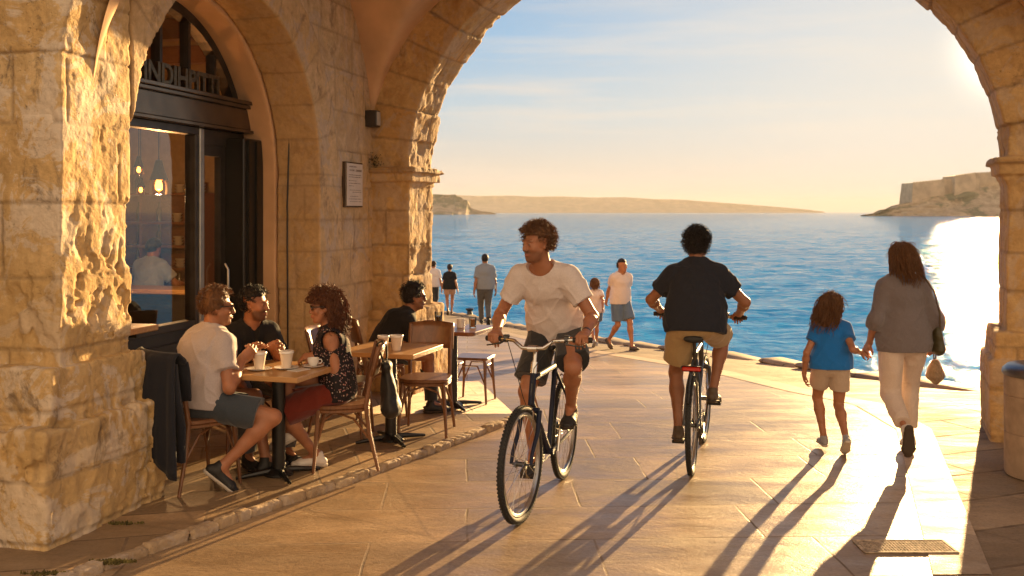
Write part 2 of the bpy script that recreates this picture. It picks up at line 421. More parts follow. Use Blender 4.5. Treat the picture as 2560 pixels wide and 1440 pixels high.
def slab_mat(name, tone, row=.52, bw=1.15, rot=-.05, rough=(.30, .52), wear=.5, mortar=.006, bstr=.35, spec=.5):
    t = NT(name); co = t.co(rot=(0, 0, rot))
    warp = t.n('VectorMath', {0: co, 1: (0, 0, 0)}, operation='ADD')
    nz = t.n('TexNoise', {'Vector': co, 'Scale': 1.3, 'Detail': 4.0}).outputs['Color']
    off = t.n('VectorMath', {0: nz, 1: (.5, .5, .5)}, operation='SUBTRACT').outputs[0]
    off = t.n('VectorMath', {0: off, 'Scale': .045}, operation='SCALE').outputs[0]
    t.t.links.new(off, warp.inputs[1])
    br = t.n('TexBrick', {'Vector': warp.outputs[0], 'Scale': 1.0, 'Mortar Size': mortar, 'Mortar Smooth': .6, 'Brick Width': bw, 'Row Height': row, 'Bias': 0.0,
                          'Color1': (.0, .0, .0, 1), 'Color2': (1, 1, 1, 1), 'Mortar': (.5, .5, .5, 1)}, offset=.43, squash=1.35, squash_frequency=3)
    cb = br.outputs['Color']; mo = br.outputs['Fac']
    lo = tuple(c * .66 for c in tone); hi = tuple(min(.8, c * 1.18) for c in tone)
    c = t.mix(cb, lo, hi)
    st = t.noise(1.1, 7, .65, t.co(scale=(.6, 1.6, 1)), .5)
    c = t.mix(t.math('MULTIPLY', t.ramp(st, [(.42, 0.0), (.68, 1.0)]), wear), c, tuple(k * .50 for k in tone))
    streak = t.noise(5.0, 9, .72, t.co(scale=(.7, 1.25, 1), rot=(0, 0, rot)), 1.1)
    c = t.mix(.55, c, t.ramp(streak, [(.3, (.58, .55, .50)), (.62, (1, 1, 1))]), 'MULTIPLY')
    fine = t.noise(48, 5, .65, t.co())
    c = t.mix(.45, c, t.ramp(fine, [(.3, (.5, .48, .45)), (.6, (1, 1, 1))]), 'MULTIPLY')
    crk = t.ramp(t.n('TexVoronoi', {'Vector': warp.outputs[0], 'Scale': .55}, feature='DISTANCE_TO_EDGE').outputs['Distance'], [(.0, 1.0), (.006, 0.0)]); c = t.mix(t.math('MULTIPLY', crk, .35), c, (.12, .08, .05))
    mo = t.math('MULTIPLY', mo, t.ramp(t.noise(3.0, 5, .6, t.co()), [(.36, .15), (.6, 1.0)]))
    pit = t.math('MULTIPLY', t.ramp(t.noise(30, 4, .7, t.co(scale=(.8, 1.3, 1))), [(.60, 0.0), (.68, 1.0)]), .55); c = t.mix(pit, c, (.14, .09, .055))
    c = t.mix(t.math('MULTIPLY', mo, .8), c, (.10, .065, .04))
    rr = t.ramp(t.noise(2.4, 6, .65, t.co(scale=(.5, 1.6, 1)), .4), [(.35, rough[0]), (.7, rough[1])])
    rr = t.mix(mo, rr, (.9, .9, .9))
    h = t.math('SUBTRACT', t.math('ADD', t.math('MULTIPLY', streak, .9), t.math('MULTIPLY', fine, .3)), t.math('MULTIPLY', mo, .25))
    t.set(base=c, rough=rr, spec=spec); t.bump(h, bstr, .012)
    return t.m
M_slab = slab_mat('worn_slabs', (.48, .325, .19), .62, 1.25, -.045, (.28, .52), .9, .009, .5)
M_rough = slab_mat('rough_quay_stone', (.40, .28, .17), .50, 1.1, -.35, (.62, .85), .9, .02, .9, .25)
M_terr = slab_mat('terrace_slabs', (.44, .29, .16), .42, .7, -.25, (.4, .62), .7, .012, .45)
ysq = [-25, -10, -4, 0] + [i * .5 for i in range(2, 67)] + [36, 40, 50, 60, 70]
ground = sheet('quay_ground', lambda y: -34.0, lambda y: pl(QE, y), ysq, 30, 0.0, M_rough)
# quay face down to the water
me = MB()
for i in range(len(ysq) - 1):
    a, b = ysq[i], ysq[i + 1]; xa, xb = pl(QE, a), pl(QE, b)
    me.add([(xa, a, gz(a)), (xb, b, gz(b)), (xb + .1, b, -3.0), (xa + .1, a, -3.0)], [(0, 1, 2, 3)])
o = me.build('quay_wall', M_rough, smooth=False); o['kind'] = 'structure'
# a broken, rounded stone lip along the quay edge
rnd = random.Random(3)
lip = MB(); y = 6.0
while y < 33:
    L = rnd.uniform(.5, 1.3); y2 = y + L
    xa, xb = pl(QE, y), pl(QE, y2 - .03)
    dx, dy = xb - xa, y2 - y - .03; ln = math.hypot(dx, dy)
    lip.box(((xa + xb) / 2 - .16, (y + y2) / 2, gz((y + y2) / 2) + rnd.uniform(-.005, .015)), (ln, .42 + rnd.uniform(-.06, .05), .045 + rnd.uniform(0, .02)), math.atan2(dy, dx), .025)
    y = y2
o = lip.build('quay_edge_stones', M_rough); o['kind'] = 'structure'
pave = sheet('pavement', lambda y: -30.0, lambda y: pl(PE, y), [v for v in ysq if v <= 34], 24, .006, M_slab)
# pale border course along the edge of the paving
M_bord = slab_mat('border_slabs', (.58, .42, .27), 3.1, 7.0, .3, (.5, .72), .5, .003, .5, .3)
bord = sheet('pavement_border', lambda y: pl(PE, y) - .30, lambda y: pl(PE, y), [5.06 + .2 * i for i in range(0, 140)], 2, .010, M_bord)
# sea
def water_mat():
    t = NT('sea_water'); co = t.co()
    def nn(sc, sy, det, r=.55, d=0.0): return t.noise(sc, det, r, t.co(scale=(1, sy, 1), rot=(0, 0, .25)), d)
    h = t.math('ADD', t.math('MULTIPLY', nn(.30, 1.5, 5, .55, .3), 1.3), t.math('MULTIPLY', nn(1.2, 1.7, 5, .6, .3), .55))
    h = t.math('ADD', h, t.math('MULTIPLY', nn(5.0, 1.5, 4, .6), .16))
    b = t.n('Bump', {'Height': h, 'Strength': .7, 'Distance': .3}); t.t.links.new(b.outputs[0], t.b.inputs['Normal'])
    t.set(base=t.ramp(nn(.06, 1, 4), [(.3, (.035, .26, .56)), (.7, (.055, .34, .68))]), rough=.05, ior=1.16, spec=t.ramp(t.noise(.8, 10, .72, t.co(scale=(1, 2.0, 1), rot=(0, 0, .25)), .4), [(.44, .0), (.60, .16)])); t.b.inputs['Specular Tint'].default_value = (.50, .76, 1.0, 1)
    return t.m
M_sea = water_mat()
ws = 20000.0
gx = [-ws, -2000, -300, -60, 0, 60, 120, 400, 2000, ws]; gy = [-200, 0, 60, 120, 300, 1000, 4000, 15000, 30000]
v = [(x, y, -1.86) for y in gy for x in gx]; nx = len(gx)
f = [(j * nx + i, j * nx + i + 1, (j + 1) * nx + i + 1, (j + 1) * nx + i) for j in range(len(gy) - 1) for i in range(nx - 1)]
deep = (v, f)
# real ripples on the water seen from the quay: rows grow with distance, only waves the rows can carry
rows, cols = 640, 520
yy = 9.0 * (600 / 9.0) ** (np.arange(rows) / (rows - 1)); tt = np.linspace(-1.0, .95, cols)
Y = np.repeat(yy[:, None], cols, 1); X = Y * tt[None, :]
Pm = np.stack([X.ravel(), Y.ravel(), np.zeros(X.size)], 1); dy = (Y * .0066).ravel(); Zw = np.zeros(X.size)
ca_, sa_ = math.cos(.35), math.sin(.35); R2 = np.stack([Pm[:, 0] * ca_ + Pm[:, 1] * sa_, -Pm[:, 0] * sa_ + Pm[:, 1] * ca_, Pm[:, 2]], 1)
for (wl_m, am, sd) in ((9.0, .022, 1), (4.0, .026, 2), (1.9, .036, 3), (.95, .034, 4), (.45, .019, 5)):
    q = R2 * np.array([1 / (wl_m * 1.5), 1 / wl_m * 1.25, 1]); n_ = vnoise(q + vnoise(q * .6 + 9, sd + 20)[:, None] * .35, sd + 60)
    Zw += am * (1 - 2 * np.abs(n_)) * smoothstep(1.6, 3.5, wl_m / dy)
edge = np.minimum(smoothstep(600, 300, Y.ravel()), 1)
v2 = np.stack([X.ravel(), Y.ravel(), -1.75 - .10 * (1 - edge) + Zw], 1)
I = np.arange(rows * cols).reshape(rows, cols); f2 = np.stack([I[:-1, :-1].ravel(), I[:-1, 1:].ravel(), I[1:, 1:].ravel(), I[1:, :-1].ravel()], 1)
nv = len(deep[0]); np_mesh('sea', np.concatenate([np.array(deep[0]), v2]), np.concatenate([np.array(deep[1]), f2 + nv]), M_sea)['kind'] = 'structure'

# ------------------------------------------------------------------ far coast
def coast(name, D, prof, depth, m, seed, rough=.12, base=-2.2, steps=14):
    """prof: (picture x, picture y) of the skyline at distance D; gives a solid relief with a real depth"""
    xs = np.interp(np.linspace(0, 1, 260), np.linspace(0, 1, len(prof)), [(p[0] - 1280) / 2490 * D for p in prof])
    px = [(p[0] - 1280) / 2490 * D for p in prof]; pz = [1.85 + (530 - p[1]) / 2490 * D for p in prof]
    xs = np.linspace(px[0], px[-1], 300); zt = np.interp(xs, px, pz)
    H = max(pz) - base
    v = []; rows = steps + 8
    for j in range(rows + 1):
        if j <= steps: u = j / steps; dep = -depth * .30 * (1 - u) ** 1.6
        else: u = 1 - ((j - steps) / 8) ** 2; dep = depth * (j - steps) / 8
        P = np.stack([xs / (H * .5), np.full_like(xs, j * .35 + seed), np.zeros_like(xs)], 1)
        nse = fbm(P, 5, seed) * H * rough
        P2 = np.stack([xs / (H * .15), np.full_like(xs, u * 9), np.zeros_like(xs)], 1)
        strata = np.sin(u * 26 + fbm(P2 * .3, 3, seed + 5) * 3) * H * .015
        zz = base + (zt - base) * u + (nse * .12 if 0 < j < steps else 0)
        v.append(np.stack([xs, D + dep * np.clip((zt - base) / H, .1, 1) - nse * (1.6 if j <= steps else 0) - strata, zz], 1))
    v = np.concatenate(v); n = len(xs)
    f = [(j * n + i, j * n + i + 1, (j + 1) * n + i + 1, (j + 1) * n + i) for j in range(rows) for i in range(n - 1)]
    return tag(np_mesh(name, v, f, m, smooth=False), kind='structure')
def cliff_mat(name, sc, veg=.8):
    t = NT(name); co = t.co(scale=(sc, sc, sc * 2.6))
    g = t.noise(2.2, 6, .65, t.co(scale=(sc, sc, sc)), .4); s2 = t.noise(7, 6, .7, co)
    c = t.mix(t.ramp(s2, [(.35, 0.0), (.65, 1.0)]), (.26, .19, .12), (.46, .35, .23))
    c = t.mix(t.ramp(g, [(.5, 0.0), (.58, veg)]), c, (.09, .10, .045))
    t.set(base=c, rough=.95, spec=.1); return t.m
coast('far_ridge', 5200, [(1040, 500), (1100, 492), (1140, 488), (1200, 490), (1280, 489), (1340, 492), (1400, 491), (1480, 494), (1560, 493), (1640, 498), (1700, 499), (1780, 505), (1860, 511), (1930, 516), (2010, 523), (2060, 529)], 900, cliff_mat('far_ridge_rock', .004, .35), 3)
coast('left_cliff', 1500, [(980, 478), (1060, 484), (1095, 486), (1120, 487), (1138, 486), (1141, 491), (1150, 492), (1158, 498), (1168, 501), (1171, 510), (1178, 520), (1190, 524), (1205, 528), (1222, 530), (1240, 533.5)], 300, cliff_mat('cliff_rock', .012), 5)
coast('right_headland', 900, [(2166, 536), (2200, 531), (2207, 524), (2243, 519), (2250, 511), (2276, 507), (2300, 500), (2330, 492), (2380, 484), (2440, 470), (2500, 462), (2600, 450), (2750, 440), (2900, 455)], 200, cliff_mat('headland_rock', .02), 9)
# old fort walls standing on the right headland
M_fort = simple('fort_stone', (.42, .31, .20), .95, var=.25, scale=.15)
ft = thing('fort', 'old pale stone fort with high battered walls on the right headland', 'fort', (0, 0, 0))
def fx(px, D): return (px - 1280) / 2490 * D
def fz(py, D): return 1.85 + (530 - py) / 2490 * D
for (x0, x1, yt0, yt1, D, nm) in ((2282, 2360, 457, 449, 902, 'bastion'), (2357, 2392, 450, 447, 906, 'curtain_wall'), (2388, 2440, 440, 432, 899, 'bastion'), (2436, 2620, 433, 424, 908, 'curtain_wall')):
    X0, X1 = fx(x0, D), fx(x1, D); Z0, Z1 = fz(yt0, D), fz(yt1, D); b = 1.6
    m_ = MB().add([(X0 - b, D - b, 3), (X1 + b, D - b, 3), (X1 + b, D + 30, 3), (X0 - b, D + 30, 3), (X0, D, Z0), (X1, D, Z1), (X1, D + 26, Z1), (X0, D + 26, Z0)],
                  [(0, 1, 5, 4), (1, 2, 6, 5), (2, 3, 7, 6), (3, 0, 4, 7), (4, 5, 6, 7)])
    n = int((X1 - X0) / 2.6)
    for i in range(n):
        xx = X0 + (i + .5) * (X1 - X0) / n
        m_.box((xx, D + .5, np.interp(xx, [X0, X1], [Z0, Z1]) + .3), (1.5, 1.0, .8))
    m_.build(nm, M_fort, ft, smooth=False)
tw = MB(); tw.lathe([(3.2, 8), (2.6, fz(436, 901)), (2.9, fz(436, 901)), (2.9, fz(434, 901)), (0, fz(434, 901))], (fx(2441, 901), 901, 0), 14); tw.build('turret', M_fort, ft)

# ------------------------------------------------------------------ stone work as solids
def courses(b, seed, lo=.27, hi=.42):
    r = np.random.RandomState(seed); bd = [-1.0]
    while bd[-1] < 7: bd.append(bd[-1] + r.uniform(lo, hi))
    bd = np.array(bd); k = np.clip(np.searchsorted(bd, b) - 1, 0, len(bd) - 2)
    return k, np.minimum(b - bd[k], bd[k + 1] - b)
def blocks(a, b, seed, lo=.27, hi=.42, bl=(.45, .9)):
    k, dz = courses(b, seed, lo, hi)
    r = np.random.RandomState(seed + 1); LN = r.uniform(bl[0], bl[1], 64); OF = r.uniform(0, 1, 64)
    L = LN[k % 64]; c = a / L + OF[k % 64]; i = np.floor(c); fr = (c - i) * L
    da = np.minimum(fr, L - fr)
    rid = _hash(k, i, k * 0, seed)
    return rid, np.minimum(dz, da)
M_stone = stone_mat('warm_limestone', (.74, .49, .24), (.84, .65, .42), patch=.5, js=.3)
M_stone_dark = stone_mat('honey_limestone', (.66, .39, .15), (.78, .55, .28), patch=.45, js=.45)
M_pier = stone_mat('weathered_limestone', (.74, .48, .20), (.86, .64, .36), dark=(.12, .09, .075), patch=.85, pc=(.80, .68, .54), dk=.8, js=.35)
M_plaster = simple('old_plaster', (.64, .41, .24), .9, var=.16, scale=2.2, bump=.35, bscale=22)
WD = Vector((.2398, .9708, 0)); WN = Vector((.9708, -.2398, 0)); WP = Vector((-2.545, 5.61, 0))
# frame of the left wall: x = along the wall (s), y = into the wall (t), z = up
MW = Matrix(((WD.x, -WN.x, 0, WP.x), (WD.y, -WN.y, 0, WP.y), (0, 0, 1, 0), (0, 0, 0, 1)))
MWr = Matrix(((WD.x, -WN.x, 0, 0), (WD.y, -WN.y, 0, 0), (0, 0, 1, 0), (0, 0, 0, 1)))
def wpt(s, t, z): return MW @ Vector((s, t, z))
def flipq(f): return f[:, ::-1]
arcade = thing('stone_arcade', 'weathered honey coloured limestone arcade with a broad arch open to the sea', 'arcade')
def solid(name, Fd, M, mat, parent, infofn, smooth=True):
    v, f = Fd.mesh()
    at = infofn(v)
    vv = np.asarray(v) @ np.array(M.to_3x3()).T + np.array(M.translation)
    if M.to_3x3().determinant() < 0: f = flipq(f)
    return np_mesh(name, vv, f, mat, parent, smooth, at)
def erode(P, rid, er, amp=1.0):
    """pits, hollows and a gnawed skin; positive takes stone away"""
    n1 = fbm(P * 5.5, 4, 11); n2 = fbm(P * 17, 3, 23); n3 = vnoise(P * 48, 31)
    pit = np.clip(fbm(P * np.array([11, 11, 8]), 3, 41) - .18, 0, 1)
    hol = np.clip(fbm(P * np.array([3.1, 3.1, 2.3]), 3, 57) - .12, 0, 1)
    crisp = smoothstep(.14, .20, fbm(P * np.array([13, 13, 9]) + 3, 3, 71)); peel = smoothstep(.02, .05, fbm(P * 3.3, 4, 91))
    return amp * (.004 * n1 + .003 * n2 + .0016 * n3 + .005 * peel + (.014 * crisp + .05 * pit) * er + .22 * hol * er ** 1.5 + .012 * (rid - .5))
# --- left wall with the cafe arch (mesh 1)
R1, C1, SP1 = 1.383, 2.045, 2.19
def wall_info(P, seed=7):
    s, t, z = P[:, 0], P[:, 1], P[:, 2]
    r = np.hypot(s - C1, z - SP1); ang = np.arctan2(z - SP1, s - C1)
    ring = (z > SP1 - .02) & (r < R1 + .40)
    rid, dj = blocks(s, z, seed)
    tj = np.abs(t - .21 - .06 * np.sin(np.floor(z * 2.9) * 2.2))
    a = ang * (R1 + .2) / .36; fr = (a - np.floor(a)) * .36
    rj = np.minimum(np.minimum(fr, .36 - fr), np.abs(r - R1 - .40))
    rr = _hash(np.floor(a), np.floor(a) * 0, np.floor(a) * 0 + 3, 5)
    return np.where(ring, rr, rid), np.where(ring, rj, np.minimum(dj, np.where((z < SP1) & (np.abs(s - C1) < R1 + .03), tj, 9)))
def wall_attr(er_fn, info=wall_info):
    def fn(v):
        rid, dj = info(v)
        n = len(v); at = np.ones((n, 4)); at[:, 0] = rid; at[:, 1] = 1 - smoothstep(.004, .018, dj); at[:, 2] = np.clip(er_fn(v, rid), 0, 1) if info is not wall_info else np.where((v[:, 1] > .012) | ((v[:, 2] > SP1) & (np.hypot(v[:, 0] - C1, v[:, 2] - SP1) < R1 + .02)), 1.0, np.clip(er_fn(v, rid), 0, 1))  # reveal and soffit set to full: shade painted in as darker ochre, not erosion
        return at
    return fn
def er_mid(P, rid): return smoothstep(.62, .95, rid) * .55
fd = Field((.66, -.03, -.3), (5.35, .44, 5.05), .017)
fd.box((3.05 + .0, .21, 2.4), (2.42 + 0, .21, 2.75))
fd.box((.66, .2, 2.4), (.0001, .3, 3))
def open1(X, Y, Z):
    r = np.hypot(X - C1, Z - SP1) - R1; jam = np.abs(X - C1) - R1
    return np.where(Z > SP1, r, jam) + 0 * Y
fd.op((-1, -.3, -1), (5, 1, 5), open1, 0, 's')
fd.plane((.667, 0, 0), (-1, 0, 0))
def dis1(P):
    rid, dj = wall_info(P); er = er_mid(P, rid)
    return erode(P, rid, er) + .006 * (1 - smoothstep(.0, .012, dj))
fd.displace(dis1, .06)
solid('wall', fd, MW, M_stone, arcade, wall_attr(er_mid))
# --- near pier with its stepped base, very worn (mesh 2)
def pier_info(P):
    s, t, z = P[:, 0], P[:, 1], P[:, 2]
    rid, dj = blocks(s + .17 * np.floor(z * 2.2), z, 19, .30, .46, (.7, 1.3))
    rid2, dj2 = blocks(t + .3, z, 19, .30, .46, (.5, .8))
    face = s < .03
    return np.where(face, rid2, rid), np.where(face, dj2, dj)
def er_pier(P, rid):
    z = P[:, 2]; n = fbm(P * np.array([1.6, 1.6, 1.3]), 3, 77)
    e = smoothstep(-.25, .45, n) * .8 + .15
    e = e * (.35 + .65 * smoothstep(2.4, 1.2, z)) + 1.0 * np.exp(-((z - 1.28) / .26) ** 2) * smoothstep(-.5, .3, .3 - (P[:, 0] - .22)) + .45 * np.exp(-((z - .45) / .3) ** 2) * smoothstep(.35, .1, P[:, 0])
    return np.clip(e, 0, 1.25)
fd = Field((-.46, -.30, -.06), (.86, .85, 4.2), .0115)
fd.box((.3315, .4, 2.0), (.3315, .4, 2.25), r=.02)
fd.box((.28, .36, .44), (.45, .43, .55), r=.02)
fd.box((.24, .33, .25), (.55, .49, .43), r=.025)
def dis2(P):
    rid, dj = pier_info(P); er = er_pier(P, rid)
    er = er * (.35 + .65 * smoothstep(.3, -.05, P[:, 1] - .1))
    return erode(P, rid, er, 1.15) + .009 * (1 - smoothstep(.0, .016, dj)) - .020 * np.clip(fbm(P * 2.6, 3, 5), -.3, 1) * smoothstep(.9, .2, P[:, 2])
fd.displace(dis2, .11)
# cut the face toward the opening cleanly above so the arch ring can spring
def arch_cut(X, Y, Z): return np.where(Z > SP1, np.hypot(X - C1, Z - SP1) - R1, 5.0) + 0 * Y
fd.op((0, -.5, 2.1), (2, 1, 5), arch_cut, 0, 's')
solid('pier', fd, MW, M_pier, arcade, wall_attr(er_pier, pier_info))
# --- haunch of the cafe arch above the near pier, and the transverse rib springing from it
def rib_solid():
    hs, rise, sp = 3.25, 2.3, 2.42
    fd = Field((-.03, -3.6, 2.2), (.43, .3, 5.3), .022)
    cy = -3.2
    def ins(X, Y, Z):
        q = np.sqrt(((Y - cy) / hs) ** 2 + (np.maximum(Z - sp, 0) / rise) ** 2)
        inner = (q - 1) * rise; outer = (q - 1) * rise - .5
        d = np.maximum(-inner, outer); d = np.where(Z < sp, np.maximum(np.abs(Y - cy) - hs - .3, -(np.abs(Y - cy) - hs)), d)
        return np.maximum(d, np.abs(X - .2) - .2)
    fd.op((-.1, -3.7, 2.3), (.5, .4, 5.3), ins, 0)
    def info(P):
        a = np.arctan2((P[:, 2] - sp) / rise, (P[:, 1] - cy) / hs) * 2.9 / .42
        fr = (a - np.floor(a)) * .42
        return _hash(np.floor(a), np.floor(a) * 0, np.floor(a) * 0, 9), np.minimum(fr, .42 - fr)
    def dis(P):
        rid, dj = info(P); return erode(P, rid, smoothstep(.4, .9, rid) * .5) + .012 * (1 - smoothstep(0, .016, dj))
    fd.displace(dis, .06)
    return solid('rib', fd, MW, M_pier, arcade, wall_attr(lambda P, r: smoothstep(.4, .9, r) * .6, info))
rib_solid()
# --- sea arch
AE = Vector((.936, -.351, 0)); AM = Vector((.351, .936, 0)); AC = Vector((1.488, 9.05, 0))
MA = Matrix(((AE.x, AM.x, 0, AC.x), (AE.y, AM.y, 0, AC.y), (0, 0, 1, 0), (0, 0, 0, 1)))
HS, RI, SP2 = 2.70, 2.24, 2.27
def sea_info(P):
    a, b, z = P[:, 0], P[:, 1], P[:, 2]
    q = np.sqrt((a / HS) ** 2 + (np.maximum(z - SP2, 0) / RI) ** 2); ring = (z > SP2) & ((q - 1) * 2.3 < .44)
    an = np.arctan2(np.maximum(z - SP2, 0) / RI, a / HS) * 2.6 / .34; fr = (an - np.floor(an)) * .34
    rid, dj = blocks(a + 20, z, 51, .28, .46, (.42, .8)); rr = _hash(np.floor(an), np.floor(an) * 0, np.floor(an) * 0, 13)
    bj = np.abs(b - .3 - .08 * np.sin(np.floor(z * 3) * 1.7)); bj2 = np.abs(b - .3 - .1 * np.sin(np.floor(an) * 2.1))
    rj = np.minimum(np.minimum(fr, .34 - fr), np.minimum(np.abs((q - 1) * 2.3 - .44), bj2))
    return np.where(ring, rr, rid), np.where(ring, rj, np.minimum(dj, np.where(np.abs(a) < HS + .02, bj, 9)))
def er_sea(P, rid): return smoothstep(.45, .95, rid) * .5 + .12
def sea_piece(name, alo, ahi, h):
    fd = Field((alo, -.16, -.5), (ahi, .76, 5.1), h)
    fd.box(((alo + ahi) / 2, .3, 2.3), ((ahi - alo) / 2 + 1, .3, 2.9))
    def opn(X, Y, Z):
        q = (np.sqrt((X / HS) ** 2 + (np.maximum(Z - SP2, 0) / RI) ** 2) - 1) * 2.2
        return np.where(Z > SP2, q, np.abs(X) - HS) + 0 * Y
    fd.op((-4, -1, -2), (4, 2, 6), opn, 0, 's')
    for sg in (-1, 1):
        c = sg * (HS + .25)
        fd.box((c, .3, 2.20), (.31, .36, .05), r=.012); fd.box((c, .3, 2.275), (.345, .395, .035), r=.01); fd.box((c, .3, 2.13), (.27, .32, .03), r=.012)
        fd.box((sg * (HS + .3), .3, .2), (.39, .40, .69), r=.03)
        fd.box((sg * (HS + .3), .3, .0), (.43, .44, .66), r=.03)
    fd.plane((alo + .02, 0, 0), (-1, 0, 0)); fd.plane((ahi - .02, 0, 0), (1, 0, 0))
    def dis(P):
        rid, dj = sea_info(P); cap = (np.abs(P[:, 2] - 2.2) < .13)
        return erode(P, rid, er_sea(P, rid)) * np.where(cap, .6, 1) + np.where(cap, 0, .011 * (1 - smoothstep(0, .016, dj)))
    fd.displace(dis, .06)
    return solid(name, fd, MA, M_stone_dark, arcade, wall_attr(er_sea, sea_info))
sea_piece('arch', -3.35, 3.9, .019)
# rest of the sea wall beyond the frame on the right (blank masonry of the same wall)
mb = MB(); mb.box((6.45, .3, 2.3), (5.1, .58, 5.6)); 
o = mb.build('side_wall', M_stone_dark, arcade, smooth=False)
me = o.data; me.transform(MA)
a_ = me.attributes.new('st', 'FLOAT_COLOR', 'POINT'); a_.data.foreach_set('color', [.4, 0, .1, 1] * len(me.vertices))
# --- vault between the wall, the rib and the sea arch
def vault(A, B, Cc, D, ru, rv, sp, name, n=64, th=.22):
    v = []; 
    A, B, Cc, D = [Vector((*p, 0)) for p in (A, B, Cc, D)]
    us = [.5 - .5 * math.cos(math.pi * i / n) for i in range(n + 1)]
    for u in us:
        for w in us:
            p = A * (1 - u) * (1 - w) + B * u * (1 - w) + Cc * u * w + D * (1 - u) * w
            pu = math.sqrt(max(0, 1 - (2 * u - 1) ** 2)) * ru; pv = math.sqrt(max(0, 1 - (2 * w - 1) ** 2)) * rv
            v.append((p.x, p.y, sp + max(pu, pv)))
    f = [(i * (n + 1) + j, i * (n + 1) + j + 1, (i + 1) * (n + 1) + j + 1, (i + 1) * (n + 1) + j) for i in range(n) for j in range(n)]
    o = np_mesh(name, v, f, M_plaster, arcade)
    return o
cB = MA @ Vector((-3.15, .03, 0)); cC = MA @ Vector((3.2, .03, 0)); cA = wpt(.3, .02, 0); cD = cA + (cC - cB)
vault(cA[:2], cB[:2], cC[:2], cD[:2], 2.14, 2.3, 2.44, 'vault')
# flat stone roof slab above the bay, and the bay behind it over the viewer
mb = MB()
p = [cA - WD * .4, cB + AM * .6 + AE * -.4, cC + AM * .6, cD - WD * .4]
mb.add([(q.x, q.y, 5.05) for q in p] + [(q.x, q.y, 5.4) for q in p], [(3, 2, 1, 0), (4, 5, 6, 7), (0, 1, 5, 4), (1, 2, 6, 5), (2, 3, 7, 6), (3, 0, 4, 7)])
mb.build('roof', M_plaster, arcade, smooth=False)
# plastered recess between the stone ring and the shop front
fd = Field((.5, .40, -.2), (5.2, .82, 5.0), .03)
fd.box((2.9, .58, 2.3), (2.35, .165, 2.8))
fd.op((-1, -.3, -1), (5, 1, 5), lambda X, Y, Z: open1(X, Y, Z) + .02 - 0.0, 0, 's')
solid('recess', fd, MW, M_plaster, arcade, lambda v: np.tile([.5, 0, 0, 1.0], (len(v), 1)))

# ------------------------------------------------------------------ raised cafe terrace with a kerb of small worn stones
KE = [(4.2, -2.65), (5.06, -2.16), (5.9, -1.68), (6.98, -1.0), (7.9, -.48), (8.69, -.05), (8.9, .05)]
def terr_mesh():
    ys = [4.2 + .1 * i for i in range(48)]; v = []; f = []; nx = 6
    for y in ys:
        a, b = -4.2, pl(KE, y) - .03
        for i in range(nx + 1): v.append((a + (b - a) * i / nx, y, .048))
    for j in range(len(ys) - 1):
        for i in range(nx): k = j * (nx + 1) + i; f.append((k, k + 1, k + nx + 2, k + nx + 1))
    n0 = len(v); b = pl(KE, ys[-1]) - .03
    v += [(-4.2, 8.9, .048), (b, 8.9, .048), (-.35, 10.6, .048), (-4.2, 10.6, .048), (b, 8.9, 0), (-.35, 10.6, -.1)]
    f += [(n0, n0 + 1, n0 + 2, n0 + 3), (n0 + 1, n0 + 4, n0 + 5, n0 + 2)]
    o = np_mesh('terrace', v, f, M_terr, smooth=False); o['kind'] = 'structure'
terr_mesh()
M_kerb = stone_mat('kerb_stone', (.50, .34, .19), (.62, .48, .33), patch=.5)
fd = Field((-2.95, 4.1, -.03), (.25, 9.05, .09), .0125)
rnd = random.Random(8); y = 4.2; kb = []
while y < 8.85:
    L = rnd.uniform(.07, .26); xa, xb = pl(KE, y), pl(KE, min(y + L, 8.9)); an = math.atan2(L, xb - xa); ln = math.hypot(L, xb - xa)
    c, s_ = math.cos(an), math.sin(an)
    fd.box(((xa + xb) / 2 + rnd.uniform(-.008, .008), y + L / 2, .02), (ln / 2 - .004, rnd.uniform(.034, .05), .036 + rnd.uniform(-.006, .008)), B=[[c, -s_, 0], [s_, c, 0], [0, 0, 1]], r=.016)
    y += L
fd.displace(lambda P: .007 * fbm(P * 16, 3, 3) + .006 * fbm(P * 45, 2, 9), .03)
v, f = fd.mesh(); at = np.ones((len(v), 4)); at[:, 0] = .5 + .5 * fbm(v * 5, 2, 4); at[:, 1] = 0; at[:, 2] = .2
o = np_mesh('kerb', v, f, M_kerb, attr=at); o['kind'] = 'structure'
# ------------------------------------------------------------------ shop front in the recess
def glass_mat(name, tint=(.86, .88, .86), ior=1.5):
    t = NT(name); t.t.nodes.remove(t.b)
    tr = t.n('BsdfTransparent', {'Color': (*tint, 1)}); gl = t.n('BsdfGlossy', {'Color': (1, 1, 1, 1), 'Roughness': .02})
    fr = t.n('Fresnel', {'IOR': ior}); mx = t.n('MixShader', {0: fr.outputs[0], 1: tr.outputs[0], 2: gl.outputs[0]})
    t.t.links.new(mx.outputs[0], t.o.inputs['Surface']); return t.m
M_glass = glass_mat('drinking_glass'); M_pane = glass_mat('window_glass', (.85, .86, .84), 1.9)
M_dark = simple('dark_painted_metal', (.045, .038, .032), .38, .3, var=.3, scale=6)
M_bronze = simple('bronze_metal', (.13, .10, .075), .27, .7, var=.25, scale=5)
M_edge = simple('brushed_steel_edge', (.40, .40, .38), .35, .8)
M_blk = simple('black_lacquer', (.012, .011, .010), .35, var=.2)
M_letter = simple('tarnished_brass', (.12, .095, .06), .45, .7, var=.4, scale=30)
